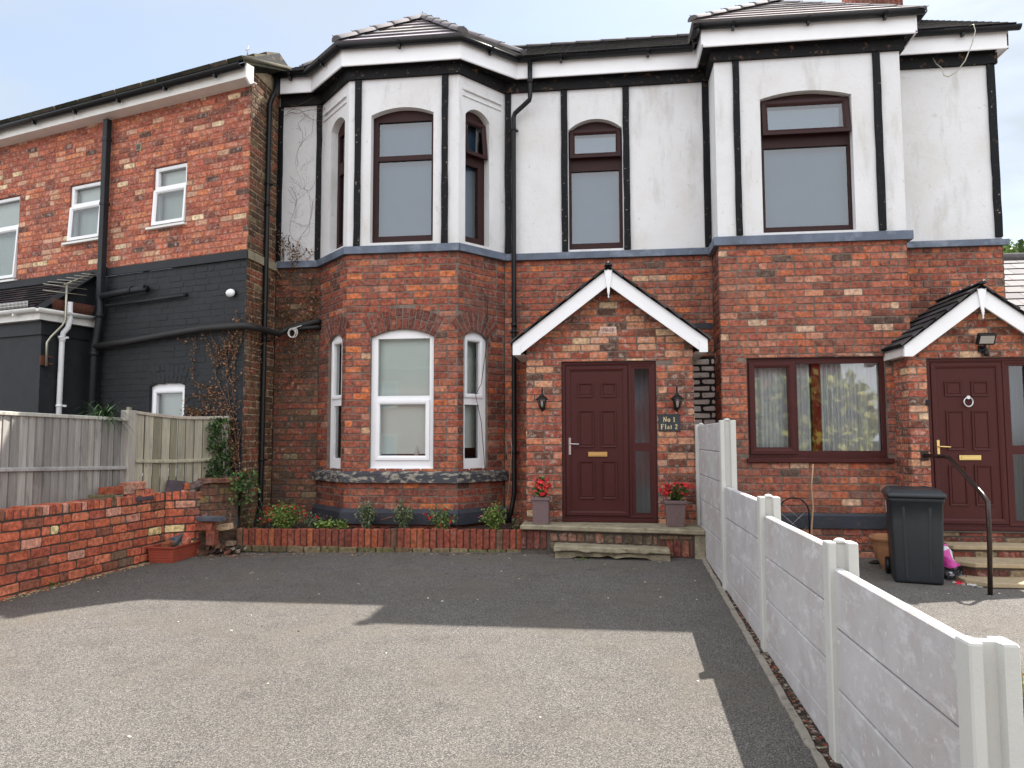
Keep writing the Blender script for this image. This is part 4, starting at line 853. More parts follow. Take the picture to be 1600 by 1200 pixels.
mb = MB(); q = Vector(er(.12, .22)); mb.tube([q, q+Vector((0, 0, .10)), q+Vector((.012, 0, .17))], [.012, .008, .004], n=6); mb.tube([q+Vector((-.03, 0, .11)), q+Vector((.03, 0, .125))], .004, n=5); obj('roof_spike', mb, M['galv'], wing)
mb = MB(); u, z = FW.uv(217.5, 230); mb.box(FW, u-.055, u+.055, z-.055, z+.055, 0, .012); [mb.box(FW, u-.04+.022*i, u-.03+.022*i, z-.04, z+.04, .012, .016, m=1) for i in range(4)]; obj('air_brick', mb, [M['stone'], M['black']], wing)
# pipes on the wing
def WP(x, y, w): u, z = FW.uv(x, y, w); return FW.p(u, z, w)
u0, zA = FW.uv(168, 192, .10); zB_ = FW.uv(160, 452, .10)[1]; mb = MB(); mb.box(FW, u0-.047, u0+.047, zB_-.15, zA+.05, .055, .145); mb.box(FW, u0-.055, u0+.055, zA-.3, zA-.24, .05, .15); mb.box(FW, u0-.055, u0+.055, (zA+zB_)/2, (zA+zB_)/2+.05, .04, .15); obj('downpipe', mb, M['blackpaint'], wing, bevel=.006)
u1 = FW.uv(147, 560, .12)[0]
downpipe(wing, [FW.p(u0, zB_-.12, .1), FW.p(u0, zB_-.42, .1), FW.p((u0+u1)/2, zB_-.66, .11), FW.p(u1, zB_-.9, .12), FW.p(u1, .2, .12)], .052, 'blackpaint', joints=[FW.p(u0, zB_-.40, .1), FW.p(u1, zB_-.98, .12)])
mb = MB(); mb.tube([WP(160, 463, .12), WP(200, 455, .12), WP(226, 450, .11), WP(230, 451, .0)], .05, n=12); mb.tube([WP(205, 453, .12), WP(207, 453, .12)], .058, n=12); obj('waste_pipe', mb, M['blackpaint'], wing)
mb = MB(); mb.tube([WP(165, 478, .1), WP(230, 470, .06), WP(288, 461, .05), WP(292, 460, .0)], .022, n=8); obj('waste_pipe', mb, M['blackpaint'], wing)
mb = MB(); a = [WP(147, 542, .12), WP(200, 534, .10), WP(260, 523, .09), WP(320, 513, .09), WP(375, 509, .09), (-4.80, 9.40, WP(385, 509, .09)[2]), (-4.74, 9.6, 0), (-4.70, 10.2, 0), (-4.6, 10.27, 0), (at(497, 500, 10.27).x, 10.27, at(497, 502, 10.27).z)]
zz = a[5][2]; a[6] = (-4.74, 9.6, zz-.005); a[7] = (-4.72, 10.18, zz+.0); a[8] = (-4.6, 10.27, (zz+a[9][2])/2); a.append((a[9][0]+.01, 10.35, a[9][2]))
mb.tube(a, [.05]*6+[.045]*5, n=10); lp = obj('lagged_pipe', mb, M['cable']); tag(lp, 'long black lagged pipe running along the black wall and round the corner', 'pipe')
mb = MB(); zq = at(470, 513, 10.27).z; mb.tube([(-4.70, 10.24, zq-.03), (-4.4, 10.27, zq), (at(497, 512, 10.27).x, 10.27, at(497, 511, 10.27).z), (at(497, 512, 10.27).x+.01, 10.36, at(497, 511, 10.27).z)], .032, n=10); tag(obj('lagged_pipe', mb, M['cable']), 'short black pipe stub directly below the long lagged pipe beside the bay', 'pipe')
mb = MB(); c = at(458, 519, 10.2); pts = []
for i in range(44):
    t = i/43*2*math.pi*2.3; r_ = .055+.02*math.sin(t*.7); pts.append((c.x+r_*math.cos(t), c.y-.02+.0006*i, c.z+r_*1.1*math.sin(t)-.03+.001*i))
pts += [(c.x+.08, c.y, c.z+.08), (c.x+.12, c.y+.02, c.z+.10)]; mb.tube(pts, .006, n=6); tag(obj('coiled_cable', mb, M['upvc_dirty']), 'small grey coil of cable hanging from the black pipe beside the bay', 'cable')
# downpipe standing at the end wall
xd = (at(417, 400, 9.95).x+at(408, 700, 9.95).x)/2; zt = at(428, 122, 9.95).z; xt = at(428, 150, 10.05).x
downpipe(house, [(xt, 10.12, zg-.03), (xt, 10.1, zt-.12), (xd+.02, 9.97, zt-.30), (xd, 9.95, zt-.40), (xd, 9.95, 2.5), (xd, 9.95, .55), (xd-.03, 9.92, .36), (xd-.12, 9.82, .24), (xd-.18, 9.76, .2)], .036, 'black', clips=[(xd, 9.95, 5.2), (xd, 9.95, 2.9), (xd, 9.95, 1.2)], joints=[(xd, 9.95, 4.9)])
# ---- single storey extension in front of the wing
ue = FW.uv(139, 580)[0]
def proj(p): v = Vector(p)-EYE; return 800+FPX*v.dot(_r)/v.dot(_f), 600-FPX*v.dot(_u)/v.dot(_f)
lo, hi = 0, 4
for _ in range(40):
    mid = (lo+hi)/2
    if proj(FW.p(ue, 1.8, mid))[0] > 59: lo = mid
    else: hi = mid
we = lo
ext = thing('lean_to_extension', 'black painted single storey lean-to with white gutter and slate roof, at the far left', 'extension', FW.p(ue, 0, we))
FX = FW.shift(we); FXR = Fr(FW.p(ue, 0, we)[:2], (-FW.n.x, -FW.n.y)); zee = FX.uv(59, 502)[1]
mb = MB(); sheet(mb, FX, -8, ue, -.3, zee, ()); sheet(mb, FXR, 0, we, -.3, zee+.02, ()); bricks(mb, FXR, 0, we, -.3, zee, (), pal=PAL_K, joint=.008); obj('painted_wall', mb, M['brick_dark'], ext)
mb = MB(); mb.box(FX, -8, ue+.03, zee-.20, zee, 0, .03); mb.box(FXR, .0, we, zee-.20, zee, 0, .03); obj('wall_band', mb, M['blackpaint'], ext, bevel=.003)
mb = MB(); mb.box(FX, -8, ue+.12, zee, zee+.13, .10, .12); mb.box(FX, -8, ue+.118, zee+.001, zee+.012, 0, .10); mb.box(FXR, -.118, we, zee, zee+.13, .10, .12); mb.box(FXR, -.1, we, zee+.001, zee+.012, 0, .10); obj('fascia_board', mb, M['upvc_dirty'], ext)
gutter(ext, [FX.p(-8, zee+.15, .18), FX.p(ue+.17, zee+.15, .18)], .055, 'upvc_dirty'); gutter(ext, [FXR.p(-.2, zee+.15, .17), FXR.p(we-.05, zee+.15, .17)], .055, 'upvc_dirty')
ztop = zb0-.03
mb = MB(); A_ = FW.p(-8, zee+.17, we+.17); B_ = FW.p(ue+.0, zee+.17, we+.17); facet(mb, A_, B_, FW.p(ue+.0, ztop, .02), FW.p(-8, ztop, .02), 9, [S(66, 58, 60), S(78, 70, 70), S(56, 52, 54)], lip=.025, tiles=.28, jag=.006); obj('lean_to_roof', mb, M['slate'], ext)
mb = MB(); tri_ = [FW.p(ue+.03, zee+.1, we+.12), FW.p(ue+.03, zee+.1, 0), FW.p(ue+.03, ztop+.03, 0)]; mb.face(tri_)
pa, pb = Vector(tri_[0])+Vector((0, 0, .02)), Vector(tri_[2])+Vector((0, 0, .05)); mb.tube([pa, pb], .05, n=4, smooth=False)
mb.tube([Vector(pa)+FW.d*.02, Vector(pb)+FW.d*.02], .06, n=4, smooth=False); obj('cheek_wall', mb, M['blackpaint'], ext)
mb = MB()
for k in range(60):
    p = Vector(FXR.p(.05+(we-.15)*k/60, zee+.16, .15)); 
    for a in (-.35, .35): mb.tube([p, p+FXR.d*a*.12+Vector((0, 0, .16))+FXR.n*.02], .0035, n=4)
tag(obj('bird_spikes', mb, M['rust']), 'row of bird spikes along the side gutter of the black lean-to', 'bird spikes')
mb = MB()
for k in range(40): p = Vector(FX.p(ue-.03*k-.05, zee+.17, .19)); mb.tube([p, p+Vector((0, 0, .10))], .004, n=4)
for h in (.04, .08): mb.tube([FX.p(ue-.05, zee+.17+h, .19), FX.p(ue-1.4, zee+.17+h, .19)], .004, n=4)
tag(obj('gutter_guard', mb, M['upvc_dirty']), 'pale wire gutter guard on the front gutter of the black lean-to', 'gutter guard')
def XP(x, y, w): u, z = FXR.uv(x, y, w); return FXR.p(u, z, w)
dpx = XP(108, 480, .17)
downpipe(ext, [XP(109.5, 472, .17), XP(109, 502, .17), XP(106, 512, .14), XP(99, 520, .09), XP(97, 530, .07), (XP(97, 530, .07)[0], XP(97, 530, .07)[1], .3)], .038, 'upvc', joints=[XP(97.3, 530, .07)], clips=[XP(96, 527, .07), (XP(97, 530, .07)[0], XP(97, 530, .07)[1], XP(92, 634, .07)[2])])
aer = thing('tv_aerial', 'thin television aerial on a cranked mast fixed to the black lean-to', 'aerial', XP(72.6, 570, .08))
mb = MB(); mb.tube([XP(72.6, 572, .10), XP(73.6, 535, .10), XP(80, 526, .13), XP(98, 508, .22), XP(102, 500, .24), XP(105, 442, .24)], .016, n=8); obj('mast', mb, M['galv'], aer)
mb = MB(); b0, b1 = Vector(XP(104, 443, .24)), Vector(XP(142, 428.5, .24)); mb.tube([b0-(b1-b0)*.1, b1], .009, n=6)
obj('boom', mb, M['galv'], aer); cr = FXR.n
for t, l in ((.0, .2), (.25, .17), (.5, .14), (.75, .12), (.98, .10)):
    mb = MB(); c = b0.lerp(b1, t); mb.tube([c-cr*l*.6-FXR.d*l, c+cr*l*.6+FXR.d*l*.6], .005, n=5); obj('element', mb, M['galv'], aer)
for dz in (-.05, -.14):
    mb = MB(); c = b0+Vector((0, 0, dz)); mb.tube([c-FXR.d*.28-cr*.1, c+FXR.d*.25+cr*.1], .006, n=5); obj('element', mb, M['galv'], aer)
mb = MB(); c = XP(70, 563, .05); u, z = FXR.uv(70, 563, .03); mb.box(FXR, u-.07, u+.04, z-.07, z+.07, .02, .04); mb.box(FXR, u-.0, u+.06, z-.06, z-.04, .04, .12); mb.box(FXR, u-.0, u+.06, z+.04, z+.06, .04, .12); obj('bracket', mb, M['rust'], aer)
# white bulkhead lamp on the wing
p = Vector(WP(361, 457, .05)); mb = MB(); sl = thing('security_sensor', 'small round white sensor high on the black painted wall', 'sensor', p)
R = []
for i in range(9):
    t = i/8; r_ = .058*math.sin(math.pi*(.12+.80*t)); c = p-FW.n*.05+FW.n*.11*t+FW.d*(-.02*t)+Vector((0, 0, -.012*t)); R.append([c+FW.d*r_*1.1*math.cos(a)+Vector((0, 0, r_*math.sin(a))) for a in [2*math.pi*k/16 for k in range(16)]])
mb.rings(R); obj('dome', mb, M['white'], sl); mb = MB(); mb.tube([p-FW.n*.05, p-FW.n*.03], .05, n=14); obj('base', mb, M['black'], sl)
# ================================================================== garden wall on the left
FG = Fr((-5.705, 6.40), (.066, 1)); ZT = .822
ge = FG.uv(258, 800)[0]; yv = lambda u: ZT
gw = thing('garden_wall', 'low red brick boundary wall with brick-on-edge coping, in front of the wooden fence', 'wall', (-5.7, 6.4, 0))
def gbase(u): p = FG.p(u, 0); return G(p[0], p[1])
mb = MB(); u00 = -2.6; sheet(mb, FG, u00, ge, -.3, ZT-.02, (), -.012, m=1); bricks(mb, FG, u00, ge, ZT-.105-.101*8, ZT-.11, (), pal=PAL_G, course=.101, joint=.014, L=.25, rough=.0045, header_every=0)
obj('brickwork', mb, [M['brick_wall'], M['mortar_dark']], gw)
mb = MB(); u = u00
while u < ge-.03:
    wd = random.uniform(.066, .08); c = jit(soft(pick(PAL_G))); dz = random.uniform(-.008, .006)
    mb.box(FG, u, u+wd, ZT-.10, ZT+dz, -.23, .0+random.uniform(-.004, .007), c, 0, .004); u += wd+.014
mb.box(FG, u00, ge, ZT-.11, ZT-.012, -.22, -.006, m=1); obj('coping', mb, [M['brick_wall'], M['mortar_dark']], gw, bevel=.006)
q0 = FG.p(ge, 0); q1 = at(312, 800, 9.06); FG2 = Fr(q0[:2], (q1.x-q0[0], q1.y-q0[1])); ge2 = math.hypot(q1.x-q0[0], q1.y-q0[1])
mb = MB(); sheet(mb, FG2, 0, ge2, -.3, ZT-.02, (), -.012, m=1); bricks(mb, FG2, 0, ge2, ZT-.105-.101*8, ZT-.11, (), pal=PAL_G, course=.101, joint=.014, L=.25, rough=.0045); obj('brickwork', mb, [M['brick_wall'], M['mortar_dark']], gw)
mb = MB(); u = 0
while u < ge2-.03:
    wd = random.uniform(.066, .08); mb.box(FG2, u, u+wd, ZT-.10, ZT+random.uniform(-.008, .006), -.22, random.uniform(-.004, .007), jit(soft(pick(PAL_G))), 0, .004); u += wd+.014
mb.box(FG2, 0, ge2, ZT-.11, ZT-.012, -.21, -.006, m=1); obj('coping', mb, [M['brick_wall'], M['mortar_dark']], gw, bevel=.006)
# broken mortar and yellow debris at the wall foot: real crumbs
def scatter(name, pts, size, pal, mat='plain', flat=.35, z=G, label=None, kind='stuff'):
    mb = MB()
    for x, y in pts:
        s_ = random.uniform(*size); a = random.uniform(0, 6.28); c = jit(pick(pal), .25); d = Vector((math.cos(a), math.sin(a), random.uniform(-.2, .2))).normalized(); e = Vector((-d.y, d.x, random.uniform(-.2, .2))).normalized()
        mb.obox((x, y, z(x, y)+s_*flat*.5), (d, e, d.cross(e).normalized()), s_*.6, s_*.4, s_*flat*.5, c, 0, .35)
    return tag(obj(name, mb, M[mat]), label, None, None, kind)
P_ = []
for k in range(900):
    u = random.uniform(-2.4, ge+.3); p = FG.p(u, 0, abs(random.gauss(.0, .06))+.004); p = p if u < ge else FG2.p(u-ge, 0, abs(random.gauss(.0, .06))+.004); P_.append((p[0], p[1]))
scatter('mortar_crumbs', P_, (.006, .022), [(3, S(190, 172, 130)), (2, S(150, 130, 100)), (2, S(110, 96, 80)), (1, S(160, 90, 60))])
P_ = [(random.gauss(-4.9, .35), random.gauss(9.05, .10)) for _ in range(300)]+[(random.uniform(-4.6, 1.0), 9.2-abs(random.gauss(0, .08))) for _ in range(380)]+[(random.uniform(-5.4, 1.0), random.uniform(7.4, 9.1)) for _ in range(70)]
scatter('leaf_litter', P_, (.008, .03), [(3, S(96, 78, 58)), (2, S(140, 112, 80)), (2, S(60, 50, 42)), (1, S(176, 160, 130)), (.3, S(170, 60, 50))], flat=.12)
P_ = [(random.uniform(-5.2, 1.0), random.uniform(2.4, 9.0)) for _ in range(60)]+[(random.uniform(1.3, 4), random.uniform(3, 8)) for _ in range(16)]
scatter('grit', P_, (.006, .014), [(3, S(214, 208, 196)), (1, S(120, 110, 100)), (1, S(50, 44, 40))], flat=.4)
# small weeds
def tuft(name, c, n, size, cols, spread=.05, h=.08, label=None, cat=None, group=None):
    mb = MB()
    for _ in range(n):
        p = Vector(c)+Vector((random.gauss(0, spread), random.gauss(0, spread*.6), random.uniform(0, h))); mb.tri(p, (random.gauss(0, 1), random.gauss(0, 1), random.uniform(.2, 1.4)), random.uniform(.6, 1.2)*size, jit(random.choice(cols), .25))
    o = obj(name, mb, M['leaf'], loc=c); return tag(o, label, cat, group)
GRN = [S(86, 112, 50), S(104, 128, 60), S(66, 92, 40), S(122, 140, 70)]
p = gnd(30, 926); tuft('weed', (p.x-.03, p.y, p.z), 60, .03, GRN, .05, .03, 'low green weed at the wall foot at the far left', 'weed')
p = gnd(80, 917); tuft('weed', (p.x-.03, p.y, p.z), 60, .03, GRN, .04, .05, 'taller green weed at the foot of the garden wall, right of the first', 'weed')
p = gnd(907, 876); tuft('weed', (p.x, p.y+.02, p.z), 50, .02, GRN, .06, .02, 'small weed under the worn stone step', 'weed')
# old curved stub
stub = thing('old_wall_stub', 'old mossy brick wall stub with broken stone coping, beside the drainpipe', 'wall', (-5.2, 9.2, 0))
pa = FG2.p(ge2, 0); pb_ = at(372, 800, 9.40); Fs = Fr(pa[:2], (pb_.x-pa[0], pb_.y-pa[1])); Lst = math.hypot(pb_.x-pa[0], pb_.y-pa[1])
zs0, zs1 = .93, .95
mb = MB(); sheet(mb, Fs, 0, Lst, -.2, zs0, (), -.012, m=1); bricks(mb, Fs, 0, Lst, -.02, zs0-.02, (), pal=[(3, S(112, 74, 60)), (2, S(96, 70, 56)), (1, S(120, 96, 60))], course=.098, rough=.008); obj('brickwork', mb, [M['brick_old'], M['mortar_dark']], stub)
mb = MB(); u = .02
while u < Lst-.05:
    l = random.uniform(.16, .26); c = Vector(Fs.p(u+l/2, zs0+.015+random.uniform(0, .02), -.10)); ax = (Fs.d+Vector((0, 0, random.uniform(-.08, .12)))).normalized(); n_ = Fs.n; mb.obox(c, (ax, n_, ax.cross(n_).normalized()), l/2, .16, .03, jit(S(126, 86, 70)), 0, .08); u += l*.92
obj('coping', mb, M['brick_old'], stub, bevel=.008)
# loose things lying on the wall
def loose(name, x0, x1, y0, y1, w, dep, col, label, cat, tilt=0, mat='brick_wall', j=.05, grp=None, fr=None, lean=0):
    fr = fr or (FG if (x0+x1)/2 < 250 else FG2); ym = (y0+y1)/2; a, za = fr.uv(x0, ym, w+dep/2); b, _ = fr.uv(x1, ym, w+dep/2); xm = (x0+x1)/2; z0_ = fr.uv(xm, y1, w+dep/2)[1]; z1_ = fr.uv(xm, y0, w+dep/2)[1]
    c = Vector(fr.p((a+b)/2, (z0_+z1_)/2, w)); ca, sa = math.cos(tilt), math.sin(tilt); ax = fr.d*ca+Vector((0, 0, sa)); up = Vector((0, 0, ca))-fr.d*sa; n = fr.n
    if lean: up, n = (up*math.cos(lean)-fr.n*math.sin(lean)), (fr.n*math.cos(lean)+up*math.sin(lean))
    mb = MB(); mb.obox((0, 0, 0), (ax, n, up), (b-a)/2, dep/2, (z1_-z0_)/2, jit(col, .08), 0, j)
    mb.v = [(v[0]+c.x, v[1]+c.y, v[2]+c.z) for v in mb.v]
    return tag(obj(name, mb, M[mat], loc=c, bevel=.007, seg=2), label, cat, grp)
Rd, Pk, Gn, Sl = S(166, 92, 70), S(190, 132, 112), S(112, 106, 80), S(84, 74, 78)
gl = 'loose bricks on the garden wall'
loose('loose_slab', 144, 180, 779, 786.5, -.1, .2, S(132, 88, 78), 'flat reddish slab, leftmost of the pieces lying on the garden wall', 'slab')
loose('loose_brick', 162, 181, 773, 779, -.1, .2, Gn, 'mossy thin brick lying on the flat reddish slab', 'brick', grp=gl)
loose('loose_brick', 165, 193, 760.5, 772.5, -.1, .1, Rd, 'long dark red brick with a pale patch, on top of the leftmost stack', 'brick', grp=gl)
loose('loose_brick', 181, 193, 773, 783, -.1, .1, S(124, 124, 108), 'greenish grey brick end between the two leftmost stacks', 'brick', grp=gl)
loose('loose_brick', 194, 211, 760, 772, -.1, .1, S(176, 140, 124), 'greyish pink brick end above the red brick end at the fence post', 'brick', grp=gl)
loose('loose_brick', 200, 211, 772.5, 783, -.1, .1, S(176, 108, 94), 'red brick end right below the greyish pink one at the fence post', 'brick', grp=gl)
loose('loose_slate', 213, 241, 776, 782.5, -.1, .22, Sl, 'thin flat slate under the pink bricks at the fence post', 'slate', mat='slate')
loose('loose_brick', 213, 226, 766, 775.5, -.1, .1, S(186, 122, 96), 'pink brick end below the topmost brick', 'brick', grp=gl)
loose('loose_brick', 228, 240, 764, 775, -.1, .1, S(186, 116, 96), 'pink brick end right of and level with the one under the topmost brick', 'brick', grp=gl)
loose('loose_brick', 198, 229, 753, 765, -.1, .1, Pk, 'topmost pale pink brick of the stack in front of the fence post', 'brick', grp=gl, tilt=.0)
loose('leaning_slate', 259, 289, 750, 776, -.05, .03, Sl, 'dark slate leaning against the fence on top of the garden wall', 'slate', tilt=-.12, mat='slate', lean=.35, j=.09)
loose('loose_slate', 243, 258, 771, 777, -.08, .12, S(70, 60, 60), 'dark slate sliver lying left of the leaning slate', 'slate', mat='slate', tilt=.25)
loose('loose_brick', 288, 297, 755, 765, -.06, .1, S(190, 100, 62), 'orange brick end right of the leaning slate', 'brick', grp=gl)
loose('loose_brick', 283, 295, 766, 776, -.06, .1, Pk, 'pink brick end below the orange one', 'brick', grp=gl)
loose('loose_brick', 296, 305, 764, 774, -.06, .1, S(140, 136, 132), 'grey brick end right of the orange brick end', 'brick', grp=gl)
loose('tilted_slab', 296, 318, 753, 762, -.06, .14, S(104, 86, 82), 'brown slab tilted up on the orange and grey brick ends', 'slab', tilt=.35)
# rubble between wall and flower bed
rb = lambda name, x0, x1, y0, y1, Y_, dep, col, label, cat, **k: loose(name, x0, x1, y0, y1, 0, dep, col, label, cat, fr=Fr((0, Y_), (1, 0)), **k)
rb('rubble_brick', 304, 330, 815, 830, 9.0, .14, S(158, 96, 78), 'broken red brick under the flat grey slate behind the trough', 'brick', j=.14)
rb('loose_slate', 306, 343, 808, 815.5, 8.95, .16, S(100, 102, 110), 'flat blue grey slate lying on the broken red brick behind the trough', 'slate', mat='slate', j=.1)
rb('rubble_brick', 321, 334, 829, 853, 9.0, .12, S(140, 84, 70), 'upright brick stub behind the trough end', 'brick', j=.1)
rb('rubble_brick', 335, 356, 820, 829, 9.15, .14, S(200, 170, 140), 'pale broken brick lying between the wall stub and the flower bed', 'brick', j=.14, tilt=.12)
rb('rubble_brick', 352, 364, 846, 853, 9.2, .1, S(150, 130, 110), 'small pale brick fragment at the end of the flower bed edging', 'brick', j=.2)
mb = MB()
for k in range(260):
    x = random.gauss(-4.95, .12); y = random.gauss(9.3, .10); s_ = random.uniform(.01, .035); mb.obox((x, y, G(x, y)+.03+random.uniform(0, .12)*max(0, 1-abs(x+5)/.4)), (Vector((1, .2, .3)).normalized(), Vector((-.2, 1, .1)).normalized(), Vector((0, 0, 1))), s_, s_*.7, s_*.6, jit(random.choice([S(90, 66, 52), S(60, 50, 42), S(130, 84, 66), S(150, 140, 120)]), .3), 0, .3)
tag(obj('rubble', mb, M['plain']), kind='stuff')
mb = MB(); R = []
for k in range(9):
    x = -5.25+.5*k/8; R.append([(x, 9.08+random.uniform(-.02, .02), G(x, 9)-.02), (x, 9.2, G(x, 9)+.03+random.uniform(0, .03)), (x, 9.5, .22+random.uniform(-.03, .05)), (x, 9.9, .24)])
mb.rings(R, closed=False, cap=False, smooth=False); struct('earth_bank', mb, M['soil'] and [M['soil']])
# trough
tA, tB, tC = gnd(244.4, 877.5), gnd(269.4, 880), gnd(313.7, 866)
dl = Vector((tC.x-tB.x, tC.y-tB.y, 0)); Lt = dl.length; dl.normalize(); ds = Vector((-dl.y, dl.x, 0)); Wt = max((Vector((tA.x, tA.y, 0))-Vector((tB.x, tB.y, 0))).length, .16); z0 = tB.z; Ht = .195
tr = thing('planter_trough', 'terracotta coloured plastic trough filled with rubble, at the foot of the garden wall', 'trough', (tB.x, tB.y, z0))
O3 = Vector((tB.x, tB.y, z0)); mb = MB()
def tring(z, e): return [O3-dl*e+(-ds)*e+Vector((0, 0, z)), O3+dl*(Lt+e)-ds*e+Vector((0, 0, z)), O3+dl*(Lt+e)+ds*(Wt+e)+Vector((0, 0, z)), O3-dl*e+ds*(Wt+e)+Vector((0, 0, z))]
R = [tring(0, 0)]
for k in range(5):
    z = .02+k*.032; e = .018*z/Ht; R += [tring(z, e+.001), tring(z+.026, e+.004), tring(z+.028, e-.001)]
R += [tring(Ht-.02, .02), tring(Ht-.02, .034), tring(Ht, .036), tring(Ht, .016), tring(Ht-.05, .010)]; mb.rings(R, smooth=False, cap=False); mb.face(tring(.0, 0)[::-1]); body = obj('trough_body', mb, M['trough'], tr, bevel=.003)
mb = MB(); mb.face(tring(Ht-.045, .008)); obj('soil', mb, M['soil'], tr)
for (t, s_, r_, c, lab, cat) in ((.22, .5, .06, S(150, 92, 66), 'orange brown broken brick in the trough', 'brick'), (.80, .35, .07, S(196, 122, 100), 'pale pink broken brick at the right end of the trough', 'brick'), (.62, .7, .085, S(92, 96, 100), 'large blue grey stone sticking up out of the trough', 'stone'), (.48, .75, .05, S(74, 80, 90), 'smaller blue grey stone in the middle of the trough', 'stone')):
    c3 = O3+dl*Lt*t+ds*Wt*s_+Vector((0, 0, Ht-.01+r_*.35)); mb = MB(); ax = (dl+Vector((0, 0, .5 if cat == 'stone' else .1))).normalized(); n = ds; mb.obox((0, 0, 0), (ax, n, ax.cross(n).normalized()), r_*1.3, r_*.7, r_*.55, c, 0, .2); mb.v = [(v[0]+c3.x, v[1]+c3.y, v[2]+c3.z) for v in mb.v]
    tag(obj('stone' if cat == 'stone' else 'broken_brick', mb, M['brick_wall' if cat == 'brick' else 'slate'], loc=c3, bevel=.012, seg=2), lab, cat)
# ================================================================== wooden fence
FF = FG.shift(-.28); fence = thing('wooden_fence', 'weathered grey close-board timber fence standing behind the garden wall', 'fence', FF.p(0, ZT))
WC = [S(172, 167, 160), S(156, 151, 145), S(184, 178, 170), S(146, 141, 135), S(166, 160, 150)]; WC2 = [S(162, 155, 136), S(148, 142, 122), S(172, 165, 146), S(134, 128, 106)]
PZ = FF.p(FF.uv(211, 700)[0], 0); PE = at(352, 700, 9.53); FF2 = Fr(PZ[:2], (PE.x-PZ[0], PE.y-PZ[1]))
def panel(xa, xb, ya0, ya1, yr0, yr1, cols, sag=0, end_u=None, label=None, FF=FF):
    ua = FF.uv(xa, 700)[0] if xa is not None else -2.6; ub = FF.uv(xb, 700)[0]; za = FF.uv(xa or 0, ya0)[1]; zb_ = FF.uv(xb, ya1)[1]
    if xa is None: u_0 = FF.uv(0, 700)[0]; s_ = (zb_-za)/(ub-u_0); za = za+s_*(ua-u_0)
    zt = lambda u: za+(zb_-za)*(u-ua)/(ub-ua)-sag*math.sin(math.pi*(u-ua)/(ub-ua)); mb = MB(); u = ua
    while u < ub-.02:
        wd = random.uniform(.085, .105); e = min(u+wd, ub); k = random.uniform(.003, .008); c0_ = random.choice(cols); kq = random.uniform(.86, 1.1); c = tuple(x*kq for x in c0_); w = random.uniform(-.003, .003)
        P = [FF.p(u, .55, w+k), FF.p(e, .55, w-k), FF.p(e, zt(e)-.03, w-k), FF.p(u, zt(u)-.03, w+k)]; Q = [FF.p(a_, z_, -.02+w) for a_, z_ in ((u, .55), (e, .55), (e, zt(e)-.03), (u, zt(u)-.03))]
        mb.face(P, c); mb.face(Q[::-1], c); [mb.face([P[(i+1) % 4], P[i], Q[i], Q[(i+1) % 4]], tuple(x*.8 for x in c)) for i in range(4)]; u = e+random.uniform(.007, .012)
    o = obj('panel', mb, M['wood'], fence); tag(o, label)
    mb = MB(); R = [[FF.p(u_, zt(u_)-.03, -.03), FF.p(u_, zt(u_)-.03, .025), FF.p(u_, zt(u_)+.005, .025), FF.p(u_, zt(u_)+.012, -.03)] for u_ in rng(ua, ub, 8)]; mb.rings(R, jit(cols[2]), smooth=False); obj('capping_rail', mb, M['wood'], fence, bevel=.003)
    zr0, zr1 = FF.uv(xa or 0, yr0)[1], FF.uv(xb, yr1)[1]
    if xa is None: zr0 = zr0+(zr1-zr0)*(ua-FF.uv(0, 700)[0])/(ub-FF.uv(0, 700)[0])
    mb = MB(); R = []
    for u_ in rng(ua, ub, 8):
        z = zr0+(zr1-zr0)*(u_-ua)/(ub-ua)-sag*.5*math.sin(math.pi*(u_-ua)/(ub-ua)); R.append([FF.p(u_, z-.022, .0), FF.p(u_, z-.022, .035), FF.p(u_, z+.010, .035), FF.p(u_, z+.022, .0)])
    mb.rings(R, jit(cols[0]), smooth=False); obj('rail', mb, M['wood'], fence, bevel=.003)
panel(None, 196, 643.5, 654, 733.5, 730.5, WC); panel(211, 352, 643, 651, 720, 716, WC2, sag=.035, label='sagging greenish panel with scored boards', FF=FF2)
for xa, xb, yt in ((196.5, 211, 641), (352, 361, 650)):
    F_ = FF if xa < 300 else FF2; ua, ub = F_.uv(xa, 700)[0], F_.uv(xb, 700)[0]; ub = min(ub, ua+.14); zt = F_.uv((xa+xb)/2, yt)[1]; mb = MB(); mb.box(F_, ua, ub, .4, zt, -.09, .03, S(180, 173, 162)); obj('post', mb, M['wood'], fence, bevel=.005)
for x, y in ((203, 636), (289, 633), (297, 639)):
    u, z = FF.uv(x, y, -.8); mb = MB(); mb.box(FF, u-.03, u+.03, .3, z, -.83, -.79, S(150, 142, 124)); o = obj('garden_stake', mb, M['wood'], loc=FF.p(u, .3, -.81)); tag(o, {203: 'pale stake tip showing above the fence post', 289: 'paler left stake of the two tips in front of the low window', 297: 'browner right stake of the two tips in front of the low window'}[x], 'stake')
